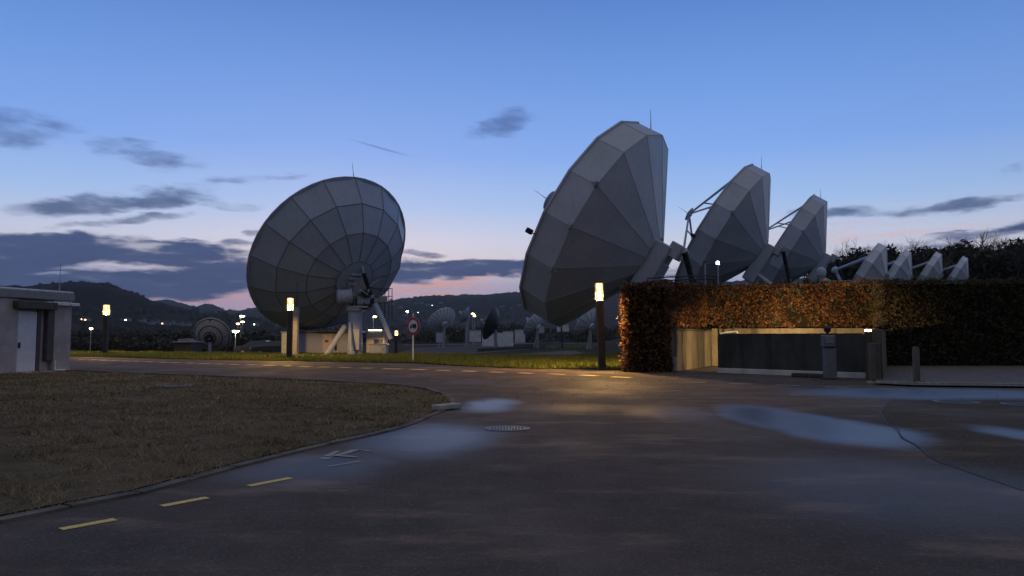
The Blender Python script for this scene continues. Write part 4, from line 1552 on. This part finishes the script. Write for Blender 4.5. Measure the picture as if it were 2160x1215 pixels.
# card reader pillar
M_PILLAR = simple('reader_pillar_paint', (.15, .15, .16), .5, var=.15)
kb_ = G(1751, 800)
kp = thing('reader_pillar', kb_, 'grey access reader pillar with a dark round lens on top', 'reader pillar')
kr = rotz(-.12)
MB().box(kb_ + Vector((.02, .05, .50)), (.36, .28, 1.0), kr, .025).build('column', M_PILLAR, kp)
hd = MB().box(kb_ + Vector((-.01, .04, 1.19)), (.38, .30, .38), kr, .03).build('head', M_PILLAR, kp)
MB().box(kb_ + Vector((-.03, -.12, 1.22)), (.25, .03, .22), kr, .01).build('screen', simple('reader_screen', (.20, .20, .23), .25, var=.05), hd)
MB().box(kb_ + Vector((-.02, -.10, 1.0)), (.36, .04, .03), kr, .008).build('slot', M_BLACK, hd)
MB().cyl(kb_ + Vector((-.02, .05, 1.38)), kb_ + Vector((-.02, .05, 1.48)), .04, n=10).lathe(kb_ + Vector((-.02, .05, 1.46)), [(.05, 0), (.105, .03), (.11, .14), (.08, .17), (.03, .19)], 18).build('lens_dome', M_BLACK, kp, smooth=True)
MB().box(kb_ + Vector((0, .05, .02)), (.46, .40, .05), kr, .01).build('base_plate', M_DARK, kp)


def bollard(px, py, top, w_, label):
    b = G(px, py, .05)
    h = at(px, top, b.y).z - .05
    t = thing('bollard', b, label, 'bollard')
    MB().box(b + Vector((0, 0, h * .48)), (w_, w_ * .9, h * .96), rotz(.3), .025).box(b + Vector((0, 0, h * .98)), (w_ * .86, w_ * .76, h * .06), rotz(.3), .02).build('post', M_KERB, t)
    MB().box(b + Vector((0, 0, .015)), (w_ * 1.5, w_ * 1.4, .04), rotz(.3), .01).build('base_plate', M_CONC_D, t)


bollard(1934, 806, 732, .165, 'square grey bollard standing on the brick pavement before the dark hedge')


# ------------------------------------------------------------------ hedges
def hedge_leaves(faces, dens, size, rg, thick=.22, gaps=None):
    """faces: (origin, edge_u, edge_v, outward) of each visible side"""
    out = []
    for (o, eu, ev, nn) in faces:
        o, eu, ev, nn = [np.array(v, float) for v in (o, eu, ev, nn)]
        A = np.linalg.norm(np.cross(eu, ev))
        n = int(A * dens)
        s, t = rg.random(n), rg.random(n)
        lu, lv = np.linalg.norm(eu), np.linalg.norm(ev)
        f = np.sin(s * lu * 2.1 + 1.7 * np.sin(t * lv * 2.6)) * np.sin(t * lv * 2.9 + 1.3 * np.sin(s * lu * 1.4)) + 0.6 * np.sin(s * lu * 6.1 + t * lv * 4.3)
        if gaps is not None:
            keep = f + rg.normal(size=n) * .35 > gaps
            s, t, f = s[keep], t[keep], f[keep]
        n = len(s)
        dep = (rg.random(n) ** 1.5) * -thick + .05 + .045 * f + (rg.random(n) < .06) * rg.random(n) * .22
        c = o + eu * s[:, None] + ev * t[:, None] + nn * dep[:, None]
        a = rg.normal(size=(n, 3))
        a /= np.linalg.norm(a, axis=1)[:, None]
        a = a + nn * .15 + np.array([0, 0, -.35])
        a /= np.linalg.norm(a, axis=1)[:, None]
        b = np.cross(a, rg.normal(size=(n, 3)) + nn * .6)
        b /= np.linalg.norm(b, axis=1)[:, None] + 1e-9
        L = (size * (.6 + .8 * rg.random(n)))[:, None]
        a, b = a * L, b * L * .33
        out.append(np.stack([c - a * .5, c + b - a * .05, c + a * .5, c - b - a * .05], 1).reshape(-1, 3))
    return np.vstack(out)


def twig_mesh(mb, faces, n, rg, reach=.28, r=.009):
    for (o, eu, ev, nn) in faces:
        o, eu, ev, nn = Vector(o), Vector(eu), Vector(ev), Vector(nn)
        for i in range(n):
            p = o + eu * rg.random() + ev * rg.random() - nn * .18
            for seg in range(3):
                q = p + Vector((rg.normal(), rg.normal(), rg.normal() + .5)) * reach * .35 + nn * reach * .18
                mb.cyl(p, q, r * (1 - seg * .25), r * (.75 - seg * .25), 4, caps=False)
                p = q


def hedge(a, b, z0, z1, depth, label, leaf, dens, seed, sides='F', gaps=None, twigs=0, size=.125, za=0.0):
    """hedge along a->b; its front faces the right of the direction a->b; za raises the far end"""
    rg = np.random.default_rng(seed)
    a, b = Vector(a), Vector(b)
    d = (b - a)
    L = d.length
    d.normalize()
    nn = Vector((d.y, -d.x, 0))
    t = thing('clipped_hedge', a + Vector((0, 0, z0)), label, 'hedge', 'clipped hedges')
    up = Vector((0, 0, 1))
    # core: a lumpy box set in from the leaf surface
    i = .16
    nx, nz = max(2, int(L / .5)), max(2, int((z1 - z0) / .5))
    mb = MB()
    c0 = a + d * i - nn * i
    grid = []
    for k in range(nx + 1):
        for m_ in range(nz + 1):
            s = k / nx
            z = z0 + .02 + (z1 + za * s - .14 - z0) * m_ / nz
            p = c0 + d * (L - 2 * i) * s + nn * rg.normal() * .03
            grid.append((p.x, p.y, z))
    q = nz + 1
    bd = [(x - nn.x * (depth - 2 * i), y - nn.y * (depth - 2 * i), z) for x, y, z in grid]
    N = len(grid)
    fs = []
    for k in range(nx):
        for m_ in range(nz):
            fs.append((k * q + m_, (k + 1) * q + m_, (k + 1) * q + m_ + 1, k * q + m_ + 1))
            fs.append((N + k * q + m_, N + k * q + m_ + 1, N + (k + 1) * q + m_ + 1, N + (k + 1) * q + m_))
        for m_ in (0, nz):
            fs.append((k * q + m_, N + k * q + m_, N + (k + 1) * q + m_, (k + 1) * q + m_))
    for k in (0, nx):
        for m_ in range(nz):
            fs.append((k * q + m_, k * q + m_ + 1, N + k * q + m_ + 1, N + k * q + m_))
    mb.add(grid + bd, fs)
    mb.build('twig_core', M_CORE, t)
    h = z1 - z0
    faces = []
    if 'F' in sides: faces.append((a + up * z0, d * L, up * h + up * za * .5, nn))
    if 'L' in sides: faces.append((a + up * z0, -nn * depth, up * h, -d))
    if 'R' in sides: faces.append((b + up * z0, -nn * depth, up * (h + za), d))
    if 'B' in sides: faces.append((a - nn * depth + up * z0, d * L, up * h, -nn))
    top = [(a + up * z1, d * L + up * za, -nn * depth, up)]
    V = hedge_leaves(faces + top, dens, size, rg, gaps=gaps)
    np_mesh('leaves', V, 4, leaf, t, t.location)
    if twigs:
        tm = MB()
        twig_mesh(tm, faces, twigs, rg)
        tm.build('bare_twigs', M_TWIG, t)
    return t


hedge((4.27, 28.0, 0), (5.95, 27.75, 0), 0.0, 3.30, 2.6, 'tall clipped copper hedge block, its left side glowing beside the lantern column', M_LEAF, 330, 21, 'FLR', twigs=120)
hedge(LA + Vector((-.25, .25, 0)), LB + Vector((-.1, .6, 0)), 1.66, 3.36, 1.2, 'evenly lit orange hedge panel above the left ramp wall', M_LEAF, 420, 22, 'FLR', za=.34)
hedge(LB + Vector((-.55, .70, 0)), RB + Vector((.9, .55, 0)), 1.70, 3.70, 1.3, 'patchy orange hedge with bare twigs above the back wall of the ramp', M_LEAF, 380, 23, 'FL', gaps=-.25, twigs=700, za=.12)
hedge(RB + Vector((.15, .3, 0)), Vector((34, 33.2, 0)), 0.0, 3.82, 1.2, 'long dark thin hedge along the right edge of the photo', M_LEAF_D, 200, 24, 'FL', gaps=-.5, twigs=900, za=.1)


# dead leaves blown off the hedge on to road and pavement
rgl = np.random.default_rng(55)
nl_ = 700
q = np.column_stack([rgl.normal(9.5, 4.0, nl_), rgl.uniform(20.0, 28.2, nl_)])
q[:230] = np.column_stack([rgl.uniform(3.8, 6.2, 230), 27.7 - np.abs(rgl.normal(0, .45, 230))])
q[230:420] = np.column_stack([rgl.uniform(-1, 12, 190), rgl.uniform(14, 24, 190)])
q = q[~((q[:, 0] > 6) & (q[:, 1] > 26.6 - (q[:, 0] - 7.5) * .9))]
c = np.column_stack([q, np.full(len(q), .012)])
a_ = rgl.normal(size=(len(q), 3)) * np.array([1, 1, .25])
a_ /= np.linalg.norm(a_, axis=1)[:, None]
b_ = np.column_stack([-a_[:, 1], a_[:, 0], rgl.normal(0, .25, len(q))])
L_ = (.025 + .025 * rgl.random(len(q)))[:, None]
V = np.stack([c - a_ * L_, c + b_ * L_ * .5, c + a_ * L_, c - b_ * L_ * .5], 1).reshape(-1, 3)
V[:, 2] = np.maximum(V[:, 2], .008)
tag(np_mesh('fallen_leaves', V, 4, M_LEAF), 'dead leaves scattered on the road below the hedge', 'leaves', kind='stuff')


# ------------------------------------------------------------------ rail, posts and housing seen over the hedge
rl = thing('guard_rail', Vector((9.2, 41.5, 0)), 'thin dark guard rail just above the copper hedge', 'railing')
mb = MB()
for y in (585, 592):
    mb.tube([at(1365, y + 2, 38.5), at(1400, y, 39), at(1440, y - 2, 39.5), at(1492, y - 4, 40), at(1512, y - 2, 40)], .04, 6)
for x in (1400, 1425, 1455, 1492, 1512):
    p = at(x, 586, 39.5)
    mb.cyl(p, Vector((p.x, p.y, 3.0)), .03, n=6)
for x in (1400, 1512):
    p = at(x, 586, 39.5)
    mb.cyl(Vector((p.x, p.y, 3.0)), Vector((p.x, p.y, float(ground_z(p.x, p.y)) - .1)), .05, n=6)
p, q = at(1400, 586, 39.5), at(1512, 586, 39.5)
mb.cyl(Vector((p.x, p.y, 3.02)), Vector((q.x, q.y, 3.02)), .04, n=6)
mb.build('rails', M_DARK, rl)


def thin_post(px, top, Y, label, lit):
    tp = at(px, top, Y)
    b = Vector((tp.x, tp.y, float(ground_z(tp.x, tp.y)) - .1))
    t = thing('thin_post', b, label, 'post')
    MB().cyl(b, tp, .06, .05, 8).build('post', M_GALV, t)
    MB().lathe(tp, [(.05, 0), (.09, .02), (.09, .16), (.04, .2)], 10).build('lamp_head', M_COOL if lit else M_DARK, t)


thin_post(1487, 556, 41, 'thin grey post with a dark cap above the orange hedge panel', False)
thin_post(1514, 558, 43, 'thin grey post topped with a tiny white light above the hedge', True)

hp = at(1733, 592, 62)
gz = float(ground_z(hp.x, hp.y)) - .1
rd = thing('antenna_housing', Vector((hp.x, hp.y, gz)), 'small white domed antenna housing right of the third faceted dish', 'antenna')
MB().cyl(Vector((hp.x, hp.y, gz)), hp, .18, .15, 10).build('stand', M_DARK, rd)
MB().lathe(hp + Vector((0, 0, .0)), [(.16, -.2), (.22, .1), (.34, .35), (.40, .7), (.36, .95), (.22, 1.1), (.06, 1.15)], 18).build('dome', M_WHITE, rd, smooth=True)
MB().lathe(hp + Vector((0, 0, .38)), [(.36, 0), (.42, .02), (.42, .06), (.37, .08)], 18).build('band', M_GREY, rd)


# ------------------------------------------------------------------ far lamps, cars, village
def street_lamp(px, top, Y, label, m, head=.35, arm=.0, group='distant street lamps', gz=None):
    tp = at(px, top, Y)
    b = Vector((tp.x, tp.y, float(ground_z(tp.x, tp.y)) - .1 if gz is None else gz))
    t = thing('street_lamp', b, label, 'lamp', group)
    e = tp + Vector((-arm, 0, 0))
    MB().cyl(b, Vector((e.x, e.y, tp.z)), .09, .06, 8).cyl(Vector((e.x, e.y, tp.z)), tp + Vector((0, 0, .05)), .05, n=6).build('pole', M_GALV, t)
    MB().box(tp + Vector((0, 0, .06)), (head * 1.3, head * .7, .09), bev=.02).build('head', M_GREY, t)
    MB().lathe(tp + Vector((0, 0, -.16)), [(head * .15, -.04), (head * .42, .0), (head * .45, .14)], 12).build('lamp_glass', m, t)


street_lamp(192, 692, 105, 'small street lamp just left of the lantern column by the building', M_STREET, .45)
street_lamp(497, 698, 96, 'brightest floodlight, right of the ringed dish', M_FLOOD, .85)
street_lamp(511, 666, 120, 'topmost lamp of the cluster above the brightest floodlight', M_STREET, .8, .3)
street_lamp(511.5, 678, 150, 'lower right lamp of the cluster above the brightest floodlight', M_STREET, .8)
street_lamp(502, 682, 170, 'left lamp of the cluster above the brightest floodlight', M_STREET, .8)
street_lamp(791, 667, 105, 'street lamp seen between the legs of the round dish', M_STREET, .55, .3)
street_lamp(997, 661, 130, 'left one of the paired street lamps behind the cabinets', M_STREET, .5)
street_lamp(1001, 665, 140, 'right, lower one of the paired street lamps behind the cabinets', M_STREET, .5)
street_lamp(859, 657, 260, 'pale street lamp far off above the road sign', M_FLOOD, .75)


def car(c, rz, label, paint):
    t = thing('parked_car', c, label, 'car', 'parked cars behind the verge')
    R3 = rotz(rz)

    def P(x, y, z):
        return Vector(c) + R3 @ Vector((x, y, z))
    prof = [(-2.15, .35), (-2.15, .72), (-1.95, .92), (-1.3, .98), (-.55, 1.42), (.75, 1.46), (1.55, 1.08), (2.05, .98), (2.18, .7), (2.15, .35)]
    rs = []
    for y, k in ((-.84, .93), (-.78, 1.0), (.78, 1.0), (.84, .93)):
        rs.append([P(x, y * (0.82 if z > 1.2 else 1), .35 + (z - .35) * k) for x, z in prof])
    MB().rings(rs).build('body', paint, t)
    for s in (-1, 1):
        g = [P(x, s * (.80 if z < 1.2 else .685), z) for x, z in ((-1.1, 1.02), (-.5, 1.36), (.7, 1.39), (1.25, 1.08))]
        h = [p + R3 @ Vector((0, s * .012, 0)) for p in g]
        MB().rings([g, h]).build('side_window', M_CARG, t)
    g = [P(-1.27, -.7, 1.0), P(-1.27, .7, 1.0), P(-.6, .6, 1.4), P(-.6, -.6, 1.4)]
    MB().rings([g, [p + R3 @ Vector((-.015, 0, .012)) for p in g]]).build('windscreen', M_CARG, t)
    for x in (-1.3, 1.35):
        for s in (-1, 1):
            w_ = MB().cyl(P(x, s * .70, .32), P(x, s * .86, .32), .32, n=20).build('wheel', M_BLACK, t)
            MB().cyl(P(x, s * .862, .32), P(x, s * .875, .32), .19, n=14).build('rim', M_GALV, w_)
    for s in (-1, 1):
        MB().box(P(-2.13, s * .6, .72), (.08, .34, .14), R3, .03).build('headlight', M_SIGNW, t)


def gpos(px, Y):
    x = (px - 1080) / F_PX * Y * 1.0
    return Vector((x, Y, float(ground_z(x, Y)) - .04))


for px, Y, rz, lb, m in ((548, 72, .05, 'dark blue parked car left of the greenish cabinet, the farther left one', M_CARP), (583, 68, .25, 'dark parked car right beside the greenish utility cabinet', simple('black_car_paint', (.02, .025, .035), .15, spec=.7))):
    q = gpos(px, Y)
    q.z = -.45
    car(q, rz, lb, m)
struct(MB().sheet([(gpos(470, 64).x, 64), (gpos(625, 64).x, 64), (gpos(625, 80).x, 80), (gpos(470, 80).x, 80)], -.455), 'car_park', M_ASPH)

# low workshop roof left of the ringed dish
b = at(385, 738, 75)
ws = thing('site_cabin', Vector((b.x, 75, -1.9)), 'low dark hut with a pale flat roof edge left of the ringed dish', 'hut')
MB().box(Vector((b.x, 76.3, -.55)), (1.75, 2.6, 2.7), bev=.03).build('wall', M_CONC_D, ws)
MB().box(Vector((b.x, 76.2, .85)), (1.95, 2.9, .10), bev=.02).build('roof', M_CONC_L, ws)
mb = MB()
rg = random.Random(5)
for i in range(7):
    x = b.x - .75 + i * .25
    mb.box(Vector((x, 76, .98)), (.18, .5, rg.uniform(.12, .4)), bev=.02)
mb.build('roof_units', M_GALV, ws)


def hillside_z(px, Y, row):
    return at(px, row, Y)


hs = [(176, 676, 700, 1), (183, 677, 700, 1), (262, 677, 720, 0), (268, 677.5, 720, 2), (300, 679, 720, 0), (318, 684, 640, 0), (330, 682, 640, 0), (345, 685, 560, 1), (352, 686, 560, 1), (362, 684, 600, 0), (380, 686, 600, 0), (395, 687, 600, 0),
      (420, 660, 1200, 0), (450, 664, 1200, 0), (538, 687, 900, 2), (578, 688, 700, 2), (845, 650, 1500, 0), (878, 641, 1500, 0), (890, 640, 1500, 0), (902, 644, 1400, 0), (912, 646, 1400, 2), (930, 640, 1500, 0), (868, 660, 1100, 0), (855, 667, 900, 0), (882, 661, 1000, 2), (1060, 648, 1300, 0), (1080, 652, 1300, 0), (1095, 645, 1400, 0)]
for (px, row, Y, lit) in hs:
    p = drop(px, row) or at(px, row, Y)
    k = max(.85, min(1.7, p.y / 800))
    lab = {0: 'pale unlit house far off in the village below the hills', 1: 'far village house with a warm lit window', 2: 'far village house with a small white lit window'}[lit]
    t = thing('village_house', p, lab, 'house', 'houses of the far village')
    wv, dv, hv = 7 * k, 6 * k, 2.6 * k
    MB().box(p + Vector((0, 0, hv / 2 - 1)), (wv, dv, hv + 2), bev=.05).build('wall', M_HOUSE, t)
    MB().rings([[p + Vector((x, y, z)) for x, z in ((-wv * .55, hv + .01), (wv * .55, hv + .01), (0, hv + 2 * k))] for y in (-dv * .55, dv * .55)]).build('roof', M_ROOF, t)
    if lit:
        MB().box(p + Vector((0, -dv / 2 - .06, hv * .5)), (1.8, .1, 1.2)).build('window', M_WARMW if lit == 1 else M_COOL, t)


# ------------------------------------------------------------------ trees
def branch(mb, rg, p, d, L, r, lev, maxlev, spread=.55, up=.22, kids=(3, 5)):
    n = 3
    q = p
    pts = [p]
    for i in range(n):
        d = (d + Vector((rg.gauss(0, .12), rg.gauss(0, .12), rg.gauss(0, .08) + up * .3))).normalized()
        q2 = q + d * (L / n)
        ra, rb = r * (1 - .55 * i / n), r * (1 - .55 * (i + 1) / n)
        mb.cyl(q, q2, ra, rb, 5 if lev == 0 else 3, caps=False)
        q = q2
        pts.append(q)
    if lev >= maxlev:
        return
    for k in range(rg.randint(*kids)):
        t = rg.uniform(.35, 1.0)
        s = pts[min(n - 1, int(t * n))].lerp(pts[min(n, int(t * n) + 1)], t * n - int(t * n)) if t < 1 else pts[-1]
        nd = (d + Vector((rg.gauss(0, spread), rg.gauss(0, spread), rg.gauss(.1, spread * .6)))).normalized()
        branch(mb, rg, s, nd, L * rg.uniform(.48, .74), r * .5, lev + 1, maxlev, spread, up, kids)


def tree_meshes(seed, h, maxlev=4, r=.2):
    rg = random.Random(seed)
    tr, cr = MB(), MB()
    p = Vector((0, 0, -.3))
    d = Vector((rg.gauss(0, .05), rg.gauss(0, .05), 1)).normalized()
    hh = h * .30
    n = 4
    q = p
    nodes = [q]
    for i in range(n):
        q2 = q + d * (h * .62 / n)
        tr.cyl(q, q2, r * (1 - .6 * i / n), r * (1 - .6 * (i + 1) / n), 7)
        d = (d + Vector((rg.gauss(0, .08), rg.gauss(0, .08), .1))).normalized()
        q = q2
        nodes.append(q)
    for i in range(9):
        t = rg.uniform(.3, 1.0) * n
        s = nodes[min(n - 1, int(t))].lerp(nodes[min(n, int(t) + 1)], t - int(t))
        a = rg.uniform(0, 6.28)
        nd = Vector((math.cos(a), math.sin(a), rg.uniform(.5, 1.3))).normalized()
        branch(cr, rg, s, nd, h * rg.uniform(.22, .36), r * .38, 1, maxlev, .5, .25, (3, 4))
    return tr, cr


protos = [tree_meshes(40 + i, 10.0) for i in range(4)]


def tree_thing(x, y, h, k, label, group='bare trees on the right skyline'):
    gz = float(ground_z(x, y)) - .05
    t = thing('bare_tree', Vector((x, y, gz)), label, 'tree', group)
    s = h / 10.0
    rz = rotz(random.uniform(0, 6.28))
    for part, nm in zip(protos[k], ('trunk', 'crown')):
        mb = MB()
        mb.v = [tuple(Vector((x, y, gz)) + rz @ (Vector(v) * s)) for v in part.v]
        mb.f = part.f
        mb.build(nm, M_BARK, t)


for i, (px, row, Y, k, lab) in enumerate([
        (1758, 520, 118, 0, 'bare bushy tree at the left end of the wood, beside the third dish'), (1800, 503, 125, 1, 'rounded bare tree above the leftmost small pale dish'), (1858, 512, 135, 2, 'bare tree with upright twigs above the gap between the first two small dishes'),
        (1903, 497, 130, 3, 'bare tree on the skyline above the second small dish'), (2050, 482, 120, 0, 'tall bare tree on the skyline, right of the small dishes'), (2098, 480, 118, 1, 'bare tree on the skyline near the right edge'), (2150, 486, 116, 2, 'bare tree cut by the right edge of the photo')]):
    top = at(px, row, Y)
    gz = float(ground_z(top.x, top.y))
    tree_thing(top.x, top.y, max(5.0, top.z - gz), k, lab)
sp = at(1962, 530, 58)
gz = float(ground_z(sp.x, sp.y))
tr, cr = tree_meshes(77, max(3.5, sp.z - gz), 4, .06)
t = thing('bare_sapling', Vector((sp.x, sp.y, gz)), 'thin bare sapling in front of the third small pale dish', 'tree')
for part, nm in ((tr, 'trunk'), (cr, 'crown')):
    mb = MB()
    mb.v = [(v[0] + sp.x, v[1] + sp.y, v[2] + gz) for v in part.v]
    mb.f = part.f
    mb.build(nm, M_TWIG, t)

# the wood behind reads as one mass
arrs = []
for tr, cr in protos:
    tris = []
    for mbp in (tr, cr):
        V = np.array(mbp.v)
        for f in mbp.f:
            if len(f) == 4: tris.append(V[list(f)])
    arrs.append(np.array(tris))
wood = []
rg = random.Random(9)
for i in range(70):
    px = rg.uniform(1725, 2330)
    Y = rg.uniform(108, 165)
    row = np.interp(px, [1725, 1800, 1870, 1930, 2000, 2060, 2120, 2170, 2330], [540, 514, 520, 512, 505, 492, 494, 500, 500]) + rg.uniform(0, 34)
    top = at(px, row, Y)
    gz = float(ground_z(top.x, top.y))
    h = max(5.0, min(16.0, top.z - gz))
    base = top.z - h
    a = rg.uniform(0, 6.28)
    c_, s_ = math.cos(a), math.sin(a)
    A = arrs[rg.randrange(4)] * (h / 10.0)
    B = A.copy()
    B[..., 0] = A[..., 0] * c_ - A[..., 1] * s_ + top.x
    B[..., 1] = A[..., 0] * s_ + A[..., 1] * c_ + top.y
    B[..., 2] = A[..., 2] + base
    wood.append(B.reshape(-1, 3))
tag(np_mesh('bare_wood', np.vstack(wood), 4, M_BARK), 'dark bare winter wood covering the hillside at the right', 'wood', kind='stuff')


# undergrowth below the wood and dark hedgerow across the field
def shrub_mass(name, spots, n, size, m, seed, label):
    rgn = np.random.default_rng(seed)
    out = []
    for (x, y, z, rx, rz_) in spots:
        q = rgn.normal(size=(n, 3))
        q /= np.linalg.norm(q, axis=1)[:, None]
        q *= (rgn.random(n) ** .4)[:, None]
        c = np.array([x, y, z]) + q * np.array([rx, rx * .6, rz_])
        a = rgn.normal(size=(n, 3)) * size
        b = rgn.normal(size=(n, 3)) * size
        out.append(np.stack([c - a * .5, c + b * .5, c + a * .5], 1).reshape(-1, 3))
    return tag(np_mesh(name, np.vstack(out), 3, m), label, 'scrub', kind='stuff')


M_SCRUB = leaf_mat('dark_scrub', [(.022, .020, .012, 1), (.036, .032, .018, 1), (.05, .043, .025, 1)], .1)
sp_ = []
for i in range(120):
    px = rg.uniform(1725, 2350)
    Y = rg.uniform(112, 150)
    row = np.interp(px, [1725, 1800, 1900, 2000, 2160, 2350], [588, 572, 565, 560, 550, 548]) + rg.uniform(-8, 40)
    p = at(px, row, Y)
    sp_.append((p.x, p.y, p.z, rg.uniform(2.5, 4.5), rg.uniform(2.0, 4.0)))
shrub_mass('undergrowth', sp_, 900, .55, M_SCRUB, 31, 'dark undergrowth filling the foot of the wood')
sp_ = []
for i in range(120):
    px = rg.uniform(60, 660)
    Y = rg.uniform(112, 150)
    p = at(px, rg.uniform(704, 722), Y)
    sp_.append((p.x, p.y, p.z - 1.5, rg.uniform(2, 4.5), rg.uniform(1.2, 2.4)))
for i in range(60):
    px = rg.uniform(640, 1400)
    Y = rg.uniform(170, 260)
    p = at(px, rg.uniform(690, 706), Y)
    sp_.append((p.x, p.y, p.z - 2.0, rg.uniform(4, 9), rg.uniform(2.0, 4)))
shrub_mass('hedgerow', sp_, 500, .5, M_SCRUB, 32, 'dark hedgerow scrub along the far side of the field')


# far tree clumps and field hedges on the hills
sp_ = []
rg = random.Random(21)
for i in range(420):
    u_ = rg.random()
    px = rg.uniform(150, 620) if u_ < .5 else rg.uniform(800, 1130)
    row = rg.uniform(650, 706) if u_ < .5 else rg.uniform(634, 704)
    if px < 430 and 670 < row < 696 and rg.random() < .85:
        continue
    p = drop(px, row)
    if p is None or p.y < 200:
        continue
    k = p.y / 1550
    w_ = rg.uniform(3, 16) * k
    sp_.append((p.x, p.y, p.z + 1.5 * k, w_, rg.uniform(1.6, 4.0) * k))
for i in range(90):
    px = rg.choice((rg.uniform(20, 480), rg.uniform(210, 245), rg.uniform(830, 1110)))
    for row in range(590, 700):
        p = drop(px, row)
        if p is not None:
            k = p.y / 1550
            sp_.append((p.x, p.y, p.z, rg.uniform(2, 7) * k, rg.uniform(.5, 1.3) * k * (3.2 if 222 < px < 240 else 1)))
            break
shrub_mass('far_trees', sp_, 120, 3.0, M_SCRUB, 41, 'dark far tree clumps and field hedges dotted over the hills')

# ------------------------------------------------------------------ evening haze over the valley
m, T = mat('evening_haze')
v = T.n('ShaderNodeVolumePrincipled', {'Color': (0.80, 0.90, 1.0, 1), 'Density': 0.000095, 'Anisotropy': 0.0})
o = T.n('ShaderNodeOutputMaterial')
T.t.links.new(v.outputs[0], o.inputs['Volume'])
hz = MB().box((0, 1500, 180), (8200, 8400, 372)).build('haze', m)
tag(hz, 'thin blue evening haze lying over the valley', 'haze', kind='stuff')
